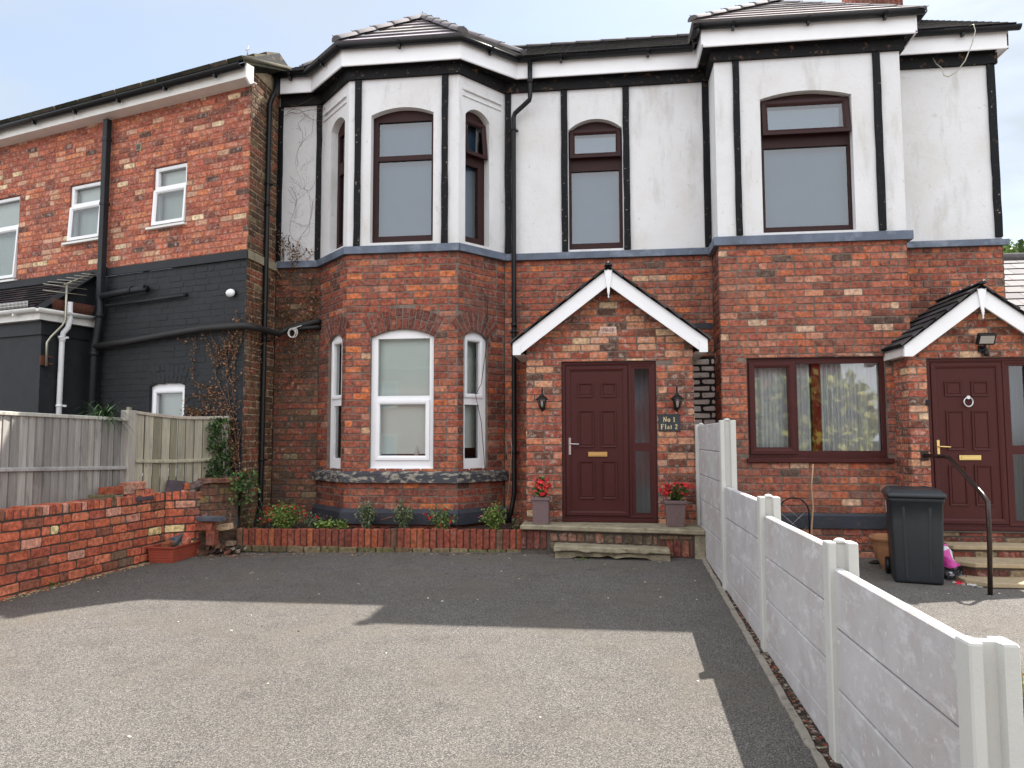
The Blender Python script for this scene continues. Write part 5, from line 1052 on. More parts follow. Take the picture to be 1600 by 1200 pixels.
# ================================================================== concrete fence
XF = 1.15; cf_ = thing('concrete_fence', 'stepped pale concrete panel fence between the two driveways', 'fence', (1.2, 5, 0))
posts = [(9.40, 1.665), (7.45, 1.672), (5.68, 1.065), (4.02, .965), (2.56, .858)]
def hpost(yc, zt, xw=.15, yd=.105):
    mb = MB(); x0 = XF-.028; x1 = x0+xw; y0, y1 = yc-yd/2, yc+yd/2; g0, g1, gd = x0+.038, x1-.05, .032
    out = [(x0+.006, y0), (g0, y0), (g0+.008, y0+gd), (g1-.008, y0+gd), (g1, y0), (x1-.006, y0), (x1, y0+.008), (x1, y1-.008), (x1-.006, y1), (g1, y1), (g1-.008, y1-gd), (g0+.008, y1-gd), (g0, y1), (x0+.006, y1), (x0, y1-.008), (x0, y0+.008)]
    cx, cy = (x0+x1)/2, yc; R = [[(x, y, z) for x, y in out] for z in (-.4, .2, .6, zt-.008)]+[[(cx+(x-cx)*.95, cy+(y-cy)*.95, zt) for x, y in out]]; mb.rings(R, smooth=False)
    return obj('post', mb, M['concpost'], cf_)
pp = [hpost(*p) for p in posts]
for (yc, zt) in posts[:4]:
    mb = MB(); mb.lathe((XF+.045, yc, zt-.004), [(.032, 0), (.03, .012), (.016, .022), (.002, .024)], n=12); obj('post_cap', mb, M['concpost'], pp[0] if False else pp[[p[0] for p in posts].index(yc)])
tops = [1.655, 1.025, .932, .838]
for (a, b), zt in zip(zip(posts, posts[1:]), tops):
    y1, y0 = a[0]-.03, b[0]+.03; z = zt; n = 0
    while z > G(1, (y0+y1)/2)-.15:
        h = .298; mb = MB(); z0 = z-h+.004; x0 = XF+random.uniform(-.002, .003); sw = random.uniform(-.004, .004)
        R = [[(x0, y_, z0+.006), (x0+.008, y_, z0), (x0+.042, y_, z0), (x0+.042, y_, z+sw*t_), (x0+.008, y_, z+sw*t_), (x0, y_, z-.008+sw*t_)] for y_, t_ in ((y0, 0), (y1, 1))]; mb.rings(R, smooth=False)
        obj('panel', mb, M['conc'], cf_); z -= .30; n += 1
# kerb strip
y = 9.0; kb = thing('kerb_edging', 'broken narrow concrete edging strip along the foot of the concrete fence', 'kerb', (1.08, 5, 0))
kx = lambda y: 1.055+(y-4)*.0135
while y > 2.2:
    l = random.choice((.9, .9, .55)); a, b = y, y-l+.012; mb = MB(); R = []
    for k in range(9):
        yy = a+(b-a)*k/8; e = random.uniform(-.004, .004); zz = G(kx(yy), yy); br = .012 if k in (0, 8) and random.random() < .5 else 0
        R.append([(kx(yy)-.024+e+br, yy, zz-.05), (kx(yy)-.024+e+br, yy, zz+.016), (kx(yy)+.024+e-br, yy, zz+.018), (kx(yy)+.024-br, yy, zz-.05)])
    mb.rings(R, smooth=False); obj('kerb_stone', mb, M['kerb'], kb, bevel=.004); y -= l
P_ = [(kx(y_)+random.uniform(.03, .085), y_) for y_ in [random.uniform(2.3, 9) for _ in range(1500)]]
scatter('kerb_debris', P_, (.006, .022), [(3, S(70, 56, 46)), (2, S(110, 92, 76)), (1.2, S(150, 140, 124)), (.8, S(150, 76, 50))], flat=.5)
mb = MB(); ys = rng(2, 9.2, 16); 
for a, b in zip(ys, ys[1:]): mb.face([(kx(a)+.02, a, G(1, a)+.006), (1.2, a, G(1, a)+.006), (1.2, b, G(1, b)+.006), (kx(b)+.02, b, G(1, b)+.006)])
struct('soil_strip', mb, M['soil'])
# ================================================================== flower bed
FB = Fr((-4.82, 9.28), (1, 0)); bed = thing('flower_bed_edging', 'low edging of upright red bricks along the front of the flower bed', 'edging', (-2.8, 9.28, 0)); LB = 3.80
zt0, zt1 = at(371, 826, 9.28).z, at(866, 829, 9.28).z; slp = lambda u: (zt1-zt0)*u/LB; hb = .245
mb = MB(); sheet(mb, FB, 0, LB, -.2, lambda u: zt0+slp(u)-.03, (), -.02, m=1); mb.face([FB.p(0, zt0-.03, -.02), FB.p(LB, zt1-.03, -.02), FB.p(LB, zt1-.03, -.09), FB.p(0, zt0-.03, -.09)], m=1)
u = 0
while u < LB-.03:
    wd = random.uniform(.068, .08); c = jit(pick([(4, S(142, 78, 62)), (3, S(126, 72, 60)), (2, S(156, 88, 62)), (1, S(112, 84, 68))]), .1); t = slp(u); dz = random.uniform(-.008, .008); mb.box(FB, u, u+wd, zt0-hb+t, zt0+t+dz, -.10, random.uniform(-.006, .008), c, 0, .004); u += wd+.013
obj('soldier_course', mb, [M['brick_wall'], M['mortar_dark']], bed, bevel=.007)
mb = MB(); bricks(mb, FB, 0, LB, .02, .115, (), pal=[(2, S(120, 106, 80)), (1, S(110, 84, 66)), (1, S(98, 92, 62))], course=.10, w=.012, rough=.009); obj('footing_course', mb, [M['brick_old'], M['mortar_dark']], bed)
mb = MB(); nx = 60; b = {}
for j in range(7):
    for i in range(nx+1): b[i, j] = len(mb.v); mb.v.append((-4.85+3.85*i/nx, 9.36+1.0*j/6, zt0-.035+random.uniform(-.02, .025)+slp(3.85*i/nx)))
for j in range(6):
    for i in range(nx): mb.idx([b[i, j], b[i+1, j], b[i+1, j+1], b[i, j+1]], (1, 1, 1), 0, False)
struct('flower_bed_soil', mb, M['soil']); ZS = zt0-.02
P_ = [(random.uniform(-4.7, -1.1), random.uniform(9.38, 9.66)) for _ in range(500)]
scatter('mulch', P_, (.01, .035), [(3, S(76, 56, 44)), (2, S(50, 38, 32)), (1, S(120, 96, 70))], flat=.4, z=lambda x, y: ZS-.01)
def shrub(name, x, y0, y1, Y_, rw, n, cols, label, cat, flowers=0, fcol=None, lsize=.03, stems=14, group=None, fsize=.022, upright=.6, grass=False):
    c = at(x, y1, Y_); h = at(x, y0, Y_).z-ZS; base = Vector((c.x, Y_, ZS-.02)); t = thing(name, label, cat, base, group); mb = MB(); st_ = MB()
    tips = []
    for k in range(stems):
        a = random.uniform(0, 6.28); r_ = rw*math.sqrt(random.random()); hh = h*random.uniform(.6, 1.0)*(1-.35*(r_/rw)**2); tip = base+Vector((math.cos(a)*r_, math.sin(a)*r_*.7, hh)); mid = base.lerp(tip, .5)+Vector((math.cos(a)*r_*.25, math.sin(a)*.1*r_, 0))*(-1 if upright > .5 else 1); st_.tube([base+Vector((math.cos(a)*r_*.3, 0, 0)), mid, tip], [.004, .003, .0015], S(88, 84, 50), n=4); tips.append((base, mid, tip))
    for _ in range(n):
        b_, m_, p_ = random.choice(tips); q = random.random()**.7; p = (b_.lerp(m_, q*2) if q < .5 else m_.lerp(p_, q*2-1))+Vector((random.gauss(0, 1), random.gauss(0, 1), random.gauss(0, 1)))*rw*.12
        if p.z < ZS: p.z = ZS+.01
        d = Vector((random.gauss(0, 1), random.gauss(0, 1), random.gauss(0, .6)+upright)); mb.tri(p, d, lsize*random.uniform(.6, 1.3), jit(random.choice(cols), .22))
    obj('stem', st_, M['leaf'], t); obj('leaves', mb, M['leaf'], t)
    if flowers:
        fb = MB()
        for _ in range(flowers):
            b_, m_, p_ = random.choice(tips); p = p_+Vector((random.gauss(0, rw*.25), random.gauss(0, .04), random.uniform(-.08, .05))); c_ = jit(random.choice(fcol), .15)
            for q in range(5): fb.tri(p, (math.cos(q*1.26), random.uniform(-.8, .2), math.sin(q*1.26)), fsize*random.uniform(.7, 1.2), c_)
        obj('blossoms', fb, M['leaf'], t)
    return t
RED = [S(186, 30, 34), S(206, 44, 44), S(160, 26, 36)]; PNK = [S(176, 96, 104), S(190, 130, 130), S(150, 60, 66)]; CRM = [S(190, 184, 140), S(170, 164, 110)]; SIL = [S(96, 112, 84), S(82, 98, 70), S(116, 128, 96), S(70, 84, 56)]; LIM = [S(112, 134, 58), S(90, 116, 48), S(130, 148, 76), S(74, 98, 42)]
shrub('flowering_shrub', 443, 782, 826, 9.45, .30, 3400, LIM, 'large bushy plant with red flowers at the left end of the flower bed', 'plant', 60, RED, stems=54, lsize=.028)
shrub('flowering_plant', 490, 792, 826, 9.5, .17, 300, SIL, 'thin straggly plant with one red flower, right of the large bush', 'plant', 3, RED, stems=9)
shrub('rosette_plant', 505, 810, 827, 9.42, .11, 320, LIM, 'low leafy rosette just right of the straggly plant', 'plant', lsize=.04, stems=8)
shrub('rosette_plant', 517, 802, 827, 9.46, .06, 160, LIM, 'upright leafy rosette between the two low ones', 'plant', lsize=.04, stems=8)
shrub('rosette_plant', 534, 808, 827, 9.42, .12, 340, LIM, 'low leafy rosette left of the first silvery plant', 'plant', lsize=.035, stems=8)
shrub('silvery_plant', 572, 775, 827, 9.46, .15, 1100, SIL, 'left silvery green plant with cream tips in front of the bay', 'plant', 26, CRM, lsize=.032, stems=34, fsize=.012, upright=1.6)
shrub('silvery_plant', 630, 778, 827, 9.46, .15, 1100, SIL, 'right silvery green plant with cream tips in front of the bay', 'plant', 22, CRM, lsize=.032, stems=34, fsize=.012, upright=1.6)
shrub('flowering_plant', 690, 784, 827, 9.46, .22, 900, LIM+SIL, 'open plant with scattered red flowers in front of the bay corner', 'plant', 11, RED, stems=26, fsize=.028)
shrub('flowering_shrub', 772, 780, 826, 9.45, .19, 1700, LIM, 'round bush with small pink flowers beside the downpipe', 'plant', 26, PNK, stems=34, fsize=.014)
shrub('flowering_plant', 806, 800, 826, 9.5, .09, 130, SIL, 'thin dark plant with small red flowers between the downpipe and the porch', 'plant', 7, PNK+RED, stems=12, fsize=.014)
mb = MB(); mb.tube([at(595, 813, 9.5), at(620, 805, 9.55)], .012, S(96, 66, 52), n=6); tag(obj('bare_stick', mb, M['leaf']), 'brown stick lying between the two silvery plants', 'stick')
# ---- pots at the door
for x0, x1, xb0, xb1, yt, yb_, lab in ((830, 859, 832.5, 857, 777.5, 818.5, 'left'), (1039, 1074.5, 1043, 1070, 782.5, 822.5, 'right')):
    Yp = 9.30 if lab == 'left' else 9.22; A_, B_ = at(xb0, yb_, Yp-.1), at(xb1, yb_, Yp-.1); T0, T1 = at(x0, yt, Yp-.13), at(x1, yt, Yp-.13); cx = (A_.x+B_.x)/2; hb_, ht = (B_.x-A_.x)/2, (T1.x-T0.x)/2; H = T0.z-.435
    t = thing('planter_pot', 'tapered mauve square pot standing %s of the centre front door' % lab, 'plant pot', (cx, Yp, .435)); mb = MB()
    sq = lambda z, h: [(cx-h, Yp-h, .435+z), (cx+h, Yp-h, .435+z), (cx+h, Yp+h, .435+z), (cx-h, Yp+h, .435+z)]
    mb.rings([sq(0, hb_), sq(H-.04, ht-.014), sq(H-.04, ht), sq(H, ht), sq(H, ht-.02), sq(H-.05, ht-.03)], smooth=False, cap=False); mb.face(sq(0, hb_)[::-1]); obj('pot_body', mb, M['pot'], t, bevel=.006); mb = MB(); mb.face(sq(H-.04, ht-.025)); obj('soil', mb, M['soil'], t)
    zt_ = .435+H; sv = ZS; ZS = zt_-.03; ys_ = 746 if lab == 'left' else 752
    b_ = shrub('begonia', (x0+x1)/2+(2 if lab == 'left' else 0), ys_, yt, Yp, .11 if lab == 'left' else .15, 190 if lab == 'left' else 240, [S(60, 92, 38), S(84, 116, 50), S(46, 72, 34), S(100, 70, 50)], 'red flowered begonia in the %s door pot' % lab, 'plant', 44 if lab == 'left' else 60, [S(204, 26, 38), S(224, 44, 56), S(230, 70, 70)], lsize=.06, stems=12, fsize=.034); ZS = sv
# ================================================================== small things on the fronts
def lantern(x, yt, ybm, label):
    zt, zb_ = at(x, yt, YP-.12).z, at(x, ybm, YP-.12).z; X = at(x, (yt+ybm)/2, YP-.12).x; H = zt-zb_; Yc = YP-.13
    t = thing('wall_lantern', label, 'lantern', (X, YP, zb_), 'coach lanterns beside the centre front door'); s = H/.335
    P = lambda r, z: (r*s, z*s)
    mb = MB(); mb.lathe((X, Yc, zb_), [P(.004, 0), P(.014, .012), P(.008, .03), P(.022, .042), P(.034, .05), P(.034, .06)], n=14); obj('lantern_base', mb, M['black'], t)
    mb = MB(); mb.lathe((X, Yc, zb_), [P(.030, .06), P(.048, .11), P(.055, .155), P(.055, .165)], n=16, cap=False); obj('lantern_glass', mb, M['lamp'], t)
    mb = MB(); mb.lathe((X, Yc, zb_), [P(.012, .06), P(.014, .09), P(.012, .14)], n=10); obj('bulb', mb, M['white'], t)
    mb = MB(); mb.lathe((X, Yc, zb_), [P(.088, .160), P(.086, .168), P(.05, .196), P(.022, .222), P(.018, .235), P(.01, .25), P(.003, .262)], n=18); mb.lathe((X, Yc, zb_), [P(.088, .160), P(.04, .17)], n=18)
    for k in range(6):
        a = k*math.pi/3; mb.tube([(X+r*s*math.cos(a), Yc+r*s*math.sin(a), zb_+z*s) for r, z in ((.034, .058), (.053, .11), (.060, .162))], .0035, n=5)
    obj('lantern_cap', mb, M['black'], t)
    mb = MB(); mb.tube([(X, YP-.01, zb_+.06*s), (X, YP-.05, zb_+.03*s), (X, YP-.085, zb_+.15*s), (X, YP-.07, zb_+.28*s), (X, YP-.09, zb_+.325*s), (X, Yc, zb_+.315*s), (X, Yc, zb_+.25*s)], .008, n=7); mb.lathe((X, YP-.02, zb_+.08*s), [(.004, -.06), (.035, -.04), (.035, .05), (.004, .07)], n=12); obj('arm', mb, M['black'], t)
lantern(847, 604, 643.5, 'small black coach lantern left of the centre front door'); lantern(1058, 602, 644, 'small black coach lantern above the flat number plaque')
# glyph strokes in a unit box: (x0,y0,x1,y1,width)
GL = {'N': (.8, [(.12, 0, .12, 1, .09), (.68, 0, .68, 1, .09), (.12, 1, .68, 0, .16), (0, 0, .26, 0, .06), (0, 1, .2, 1, .06), (.54, 1, .82, 1, .06)]), 'o': (.62, 'o'), '1': (.45, [(.25, 0, .25, 1, .14), (.08, 0, .42, 0, .07), (.08, .86, .25, 1, .08)]),
      'F': (.72, [(.16, 0, .16, 1, .15), (.02, 0, .34, 0, .06), (.02, 1, .66, 1, .07), (.64, 1, .66, .78, .06), (.2, .52, .48, .52, .07), (.48, .62, .48, .42, .05)]), 'l': (.34, [(.17, 0, .17, 1, .13), (.04, 0, .30, 0, .06), (.06, 1, .2, 1, .06)]),
      'a': (.58, [(.42, 0, .42, .5, .13), (.42, .5, .28, .62, .09), (.28, .62, .1, .54, .09), (.42, .36, .14, .26, .08), (.14, .26, .12, .08, .12), (.12, .08, .26, 0, .09), (.26, 0, .42, .1, .07), (.42, .02, .54, .04, .06)]), 't': (.4, [(.18, .06, .18, .82, .13), (.04, .62, .36, .62, .06), (.18, .04, .34, .04, .07)]),
      '2': (.6, [(.08, .78, .22, .98, .09), (.22, .98, .42, .96, .09), (.42, .96, .5, .74, .14), (.5, .74, .36, .42, .11), (.36, .42, .08, .06, .08), (.06, .05, .54, .05, .12), (.54, .05, .56, .22, .05)]),
      'H': (.7, [(.1, 0, .1, 1, .14), (.55, 0, .55, 1, .14), (.1, .5, .55, .5, .12)]), 'A': (.7, [(.02, 0, .32, 1, .12), (.32, 1, .62, 0, .14), (.14, .36, .5, .36, .1)]), 'R': (.7, [(.1, 0, .1, 1, .14), (.1, .95, .45, .9, .1), (.48, .9, .48, .58, .12), (.45, .52, .1, .5, .1), (.26, .5, .56, 0, .13)]),
      'G': (.74, [(.56, .85, .34, .97, .12), (.34, .97, .1, .7, .13), (.1, .7, .1, .3, .13), (.1, .3, .34, .03, .13), (.34, .03, .56, .14, .12), (.56, .14, .56, .44, .12), (.56, .44, .36, .44, .1)])}
def write(mb, fr, text, u, z, h, w, gap=.12, bold=1.0):
    for ch in text:
        if ch == ' ': u += h*.42; continue
        wd, st = GL[ch]
        if st == 'o':
            n = 14
            for k in range(n):
                a0, a1 = 2*math.pi*k/n, 2*math.pi*(k+1)/n; e = lambda r, a: fr.p(u+h*(.30+r*.29*math.cos(a)), z+h*(.32+r*.34*math.sin(a)), w); ri = lambda a: .62-.14*abs(math.cos(a)); mb.face([e(1, a0), e(1, a1), e(ri(a1), a1), e(ri(a0), a0)])
        else:
            for x0, y0, x1, y1, t in st:
                t *= bold; L = math.hypot(x1-x0, y1-y0) or 1; nx, ny = -(y1-y0)/L*t/2, (x1-x0)/L*t/2; mb.face([fr.p(u+h*(x+a), z+h*(y+b), w) for x, y, a, b in ((x0, y0, -nx, -ny), (x1, y1, -nx, -ny), (x1, y1, nx, ny), (x0, y0, nx, ny))])
        u += h*(wd+gap)
    return u
a, b, c, d = RX(FP, 1029, 1063, 647, 674, .02); sg = thing('house_sign', 'dark slate plaque lettered No 1 Flat 2 in gold beside the centre front door', 'sign', FP.p((a+b)/2, c))
mb = MB(); mb.box(FP, a, b, c, d, .002, .016); obj('plaque', mb, pmat('plaque_slate', S(44, 50, 54), rough=.5, var=.2), sg, bevel=.002)
mb = MB(); hh = (d-c)*.27; wln = lambda t: write(MB(), FP, t, 0, 0, hh, 0); uc = (a+b)/2
write(mb, FP, 'No 1', uc-wln('No 1')/2, c+(d-c)*.56, hh, .0175, bold=1.15); write(mb, FP, 'Flat 2', uc-wln('Flat 2')/2, c+(d-c)*.14, hh, .0175, bold=1.15); obj('lettering', mb, pmat('gold_paint', S(226, 202, 150), rough=.5, var=.05), sg)
a, b, c, d = RX(FP, 937.5, 963, 510, 521, .004); mb = MB(); write(mb, FP, 'HARGR', a+.02, c+.022, .045, .0055, gap=.03)
mb2 = MB(); mb2.box(FP, a, b, c+.004, d-.004, -.006, .0045, S(196, 170, 156)); pb2 = obj('stamped_brick', mb2, M['brick_new'], PC); mb.c = [S(120, 64, 60)]*len(mb.f); obj('lettering', mb, M['plain'], pb2)
# flood light
fx = at(1541, 536, YQ-.12); fl = thing('flood_light', 'black flood light with motion sensor above the right-hand front door', 'flood light', (fx.x, YQ, fx.z)); tl = math.radians(28)
ax = (Vector((1, 0, 0)), Vector((0, -math.cos(tl), -math.sin(tl))), Vector((0, -math.sin(tl), math.cos(tl))))
c = fx+Vector((.0, 0, .05)); mb = MB(); mb.obox(c, ax, .10, .025, .07); obj('housing', mb, M['black'], fl, bevel=.008); mb = MB(); mb.obox(c+ax[1]*.027, ax, .078, .003, .048); obj('lens', mb, M['steel'], fl)
mb = MB(); mb.tube([(fx.x, YQ, fx.z-.05), (fx.x, YQ-.07, fx.z-.05), (fx.x, YQ-.10, fx.z)], .014, n=8); mb.box(FQ, fx.x-.04, fx.x+.04, fx.z-.10, fx.z-.02, 0, .03); obj('bracket', mb, M['black'], fl)
mb = MB(); mb.lathe((fx.x+.02, YQ-.07, fx.z-.15), [(.015, 0), (.03, .01), (.03, .04), (.018, .06), (.016, .08)], n=12); obj('sensor', mb, M['black'], fl)
q = FQ.uv(1449.5, 629, .01); mb = MB(); mb.box(FQ, q[0]-.022, q[0]+.022, q[1]-.03, q[1]+.03, 0, .025); tag(obj('door_bell', mb, M['black'], bevel=.004), 'small black bell push left of the right-hand front door', 'bell')
# hand rail
hr = thing('hand_rail', 'bent dark metal handrail rising beside the right-hand steps', 'handrail', (3.6, 7.8, 0))
r0 = at(1446, 712, YQ-.03); r1 = at(1478, 713, 9.15); r3 = at(1535, 772, 8.05); Yb = 7.95; r5 = at(1544, 800, Yb); rb_ = at(1543.5, 921, Yb); gz = GR(3.6, Yb)
P = [(r0.x, r0.y, r0.z), (r1.x-.02, r1.y+.02, r1.z), (r1.x+.01, r1.y-.05, r1.z-.01)]; v0 = Vector(P[-1]); 
P += [tuple(v0.lerp(r3, .5)), tuple(r3), tuple(Vector(r3).lerp(Vector(r5), .55)+Vector((.012, -.02, .02))), tuple(r5), (r5.x, r5.y, r5.z-.3), ((rb_.x+r5.x)/2, Yb, gz-.02)]
mb = MB(); mb.tube(P, .023, n=12); obj('rail', mb, M['rail'], hr); mb = MB(); mb.box(FQ, r0.x-.045, r0.x+.045, r0.z-.06, r0.z+.06, 0, .012); obj('wall_plate', mb, M['rail'], hr, bevel=.003)
# steps on the right
stt = thing('entrance_steps', 'three sandstone topped steps up to the right-hand front door', 'steps', (4.4, 8.9, 0))
def stepf(x0, y0, x1, yb, zt, cut):
    mb = MB(); out = lambda e: [(x0-e, yb), (x0-e, y0+cut), (x0+cut-e*.4, y0-e), (x1, y0-e), (x1, yb)]
    mb.rings([[(x, y, z) for x, y in out(.03)] for z in (zt-.045, zt)], smooth=False); o = obj('tread', mb, M['flag'], stt, bevel=.006)
    pts = out(0); mb = MB()
    for (a, b), (c, d) in zip(pts[:3], pts[1:4]): f = Fr((a, b), (c-a, d-b)); L = math.hypot(c-a, d-b); sheet(mb, f, 0, L, -.3, zt-.045, (), -.008, m=1); bricks(mb, f, 0, L, zt-.045-.31, zt-.05, (), pal=PAL_ARCH+[(3, S(130, 110, 90))], course=.10, rough=.006)
    obj('riser', mb, [M['brick_old'], M['mortar_dark']], o)
zs_1 = DQ0-.13; s1 = at(1498, 850, 9.05); s2 = at(1533, 880, 8.62); s3 = at(1557, 911, 8.25)
stepf(s1.x-.18, s1.y, 6.3, YQ+.02, zs_1, .12); stepf(s2.x-.22, s2.y, 6.3, s1.y+.15, s2.z, .16); stepf(s3.x-.2, s3.y, 6.3, s2.y+.15, s3.z, .16)
mb = MB(); f = Fr((3.68, YQ-.035), (1, 0)); sheet(mb, f, 0, 2.6, -.2, DQ0-.004, (), -.008, m=1); bricks(mb, f, 0, 2.6, DQ0-.13, DQ0-.01, (), pal=PAL_ARCH+[(3, S(130, 110, 90))], course=.062); mb.box(f, 0, 2.6, DQ0-.02, DQ0-.006, -.03, .012, m=1); obj('threshold_brickwork', mb, [M['brick_old'], M['mortar_dark']], house)
# wheelie bin
fb = gnd(1435, 911, GR); Yf = 8.30; cx = at(1436, 850, Yf+.30).x; g = GR(3, Yf)
bn = thing('wheelie_bin', 'dark grey wheelie bin with its lid closed, standing before the right-hand steps', 'wheelie bin', (cx, Yf+.3, g)); rot = math.radians(-15)
def BP(x, y, z): c_, s_ = math.cos(rot), math.sin(rot); x *= .93; y *= .96; return (cx-.035+x*c_-y*s_, Yf+.33+x*s_+y*c_, g+z)
def rr_(hx, y0, y1, z, r=.035, n=4):
    o = []
    for (sx_, sy_, a0) in ((1, 0, -90), (1, 1, 0), (-1, 1, 90), (-1, 0, 180)):
        px_, py_ = sx_*(hx-r), (y1-r if sy_ else y0+r)
        for k in range(n+1): a = math.radians(a0+90*k/n); o.append(BP(px_+r*math.cos(a), py_+r*math.sin(a), z))
    return o
hT = at(1435, 778, Yf-.02).z-g; SB = .93
mb = MB(); mb.rings([rr_(.245, -.29, .24, .012), rr_(.250, -.295, .25, .04), rr_(.266, -.32, .30, hT*.72), rr_(.272, -.33, .33, hT-.05), rr_(.285, -.345, .345, hT-.045), rr_(.285, -.345, .345, hT), rr_(.27, -.33, .33, hT)], cap=True); obj('body', mb, M['bin'], bn)
mb = MB()
for s_ in (-1, 1): mb.rings([[BP(s_*x, y, z) for x, y in ((.10*k, yy), (.125*k, yy-.004), (.125*k, yy+.02), (.10*k, yy+.02))] for z, k, yy in ((.06, 1.05, -.299), (hT*.7, 1.15, -.322), (hT-.1, 1.2, -.332))], smooth=False)
obj('front_rib', mb, M['bin'], bn)
mb = MB(); mb.rings([rr_(.300, -.375, .36, hT+.001), rr_(.305, -.38, .36, hT+.015), rr_(.300, -.372, .36, hT+.045), rr_(.285, -.355, .35, hT+.05), rr_(.262, -.33, .34, hT+.078), rr_(.24, -.30, .32, hT+.082), rr_(.20, -.26, .26, hT+.066), rr_(.19, -.25, .25, hT+.066)]); lid = obj('lid', mb, M['bin'], bn)
mb = MB(); 
for s_ in (-1, 1): mb.tube([BP(s_*.25, .36, hT+.01), BP(s_*.2, .36, hT+.07), BP(s_*.13, .36, hT+.07)], .018, n=8)
mb.tube([BP(-.26, .39, hT-.03), BP(.26, .39, hT-.03)], .016, n=8); obj('handle', mb, M['bin'], bn)
for s_ in (-1, 1): 
    mb = MB(); A_, B_ = Vector(BP(s_*.245, .25, .10)), Vector(BP(s_*.295, .25, .10)); mb.tube([A_, B_], .10, n=24); w_ = obj('wheel', mb, M['black'], bn, bevel=.008); mb = MB(); mb.tube([A_.lerp(B_, .5), B_+(B_-A_)*.06], .05, n=16); obj('hub', mb, M['bin'], w_)
mb = MB(); q = [BP(-.2725, .0, hT-.19), BP(-.278, .0, hT-.06), BP(-.278, .09, hT-.06), BP(-.2725, .09, hT-.19)]; mb.face([(x-.006, y, z) for x, y, z in q]); obj('sticker', mb, M['white'], bn)
# pot, bag, debris behind the bin
tp = at(1392, 838, 9.05); g2 = GR(3, 9.1); mb = MB(); Hh = tp.z-g2; mb.lathe((tp.x+.03, 9.1, g2), [(.11, 0), (.12, .02), (.17, Hh*.35), (.215, Hh*.7), (.222, Hh*.86), (.245, Hh*.9), (.25, Hh*.97), (.235, Hh), (.215, Hh), (.20, Hh*.8)], n=30, cap=False); mb.lathe((tp.x+.03, 9.1, g2), [(.205, Hh*.8), (.001, Hh*.8)], n=30, cap=False)
tag(obj('terracotta_pot', mb, M['terra'], loc=(tp.x, 9.1, g2)), 'weathered round terracotta pot half hidden behind the wheelie bin', 'plant pot')
b0 = at(1478, 905, 8.75); b1 = at(1497, 850, 8.75); gz = GR(3.6, 8.7); bg_ = thing('plastic_sack', 'slumped magenta and black plastic compost sack beside the wheelie bin', 'sack', (b0.x+.05, 8.75, gz)); mb = MB(); R = []
Hs = b1.z-gz; cxs = at(1481, 880, 8.75).x
for k in range(13):
    t = k/12; hw_ = .13*(1-.55*t)*(1+.15*math.sin(t*9)); dp = .10*(1-.6*t); R.append([(cxs+.03*math.sin(t*5)-.04*t+hw_*math.cos(a)*(1+.14*math.sin(a*5+k)), 8.75+dp*math.sin(a)*(1+.12*math.sin(a*4+k*2)), gz+Hs*t+.01*math.sin(a*3+k)) for a in [2*math.pi*i/20 for i in range(20)]])
b = len(mb.v); mb.rings(R); 
for i, f_ in enumerate(mb.f):
    row, colm = divmod(i, 20) if i < 240 else (0, 0); a = colm/20; mb.c[i] = S(24, 24, 28) if row < 4 else (S(196, 62, 150) if .5 < a < .93 else S(30, 28, 32))
    if row >= 4 and colm in (18,) : mb.c[i] = S(210, 210, 214)
    if row == 10: mb.c[i] = S(200, 204, 206)
obj('sack_body', mb, pmat('glossy_plastic_film', None, rough=.3, var=.1), bg_)
mb = MB()
for _ in range(46):
    p = Vector((cxs+random.uniform(-.1, .14), 8.64-random.uniform(0, .05), gz+random.uniform(.0, .10))); mb.tri(p, (random.gauss(0, 1), -.3, random.gauss(0, 1)), random.uniform(.03, .07), random.choice([S(24, 24, 26), S(60, 60, 64), S(150, 150, 156), S(34, 32, 36)]))
obj('crumpled_film', mb, M['plain'], bg_)
for x, y, lab in ((1331, 883, 'small crumpled black scrap on the forecourt, nearer the concrete fence'), (1370, 881, 'small crumpled black scrap on the forecourt, nearer the wheelie bin')):
    p = gnd(x, y, GR); mb = MB(); R = []
    for k in range(7):
        t = k/6; R.append([(p.x-.09+.18*t, p.y+(.045*math.sin(math.pi*t)+.012)*math.cos(a)*random.uniform(.8, 1.2), p.z+.012+max(0, (.03*math.sin(math.pi*t)+.008)*math.sin(a)*random.uniform(.7, 1.3))) for a in [2*math.pi*i/10 for i in range(10)]])
    mb.rings(R); tag(obj('black_scrap', mb, M['cable'], loc=p), lab, 'scrap')
p = gnd(1525, 912, GR); pts = [(p.x+random.gauss(0, .12), p.y+random.gauss(0, .07)) for _ in range(90)]
scatter('broken_crockery', pts, (.012, .05), [(3, S(206, 204, 200)), (2, S(150, 146, 140)), (1, S(110, 100, 92)), (.5, S(200, 40, 60))], z=GR, flat=.3)
p = gnd(1536, 910, GR); mb = MB(); mb.obox((p.x, p.y, p.z+.02), (Vector((1, 0, .2)).normalized(), Vector((0, 1, 0)), Vector((-.2, 0, 1)).normalized()), .03, .025, .012, S(206, 40, 60), 0, .3); tag(obj('red_scrap', mb, M['plain'], loc=p), 'red scrap on the pale rubbish at the foot of the handrail', 'scrap')
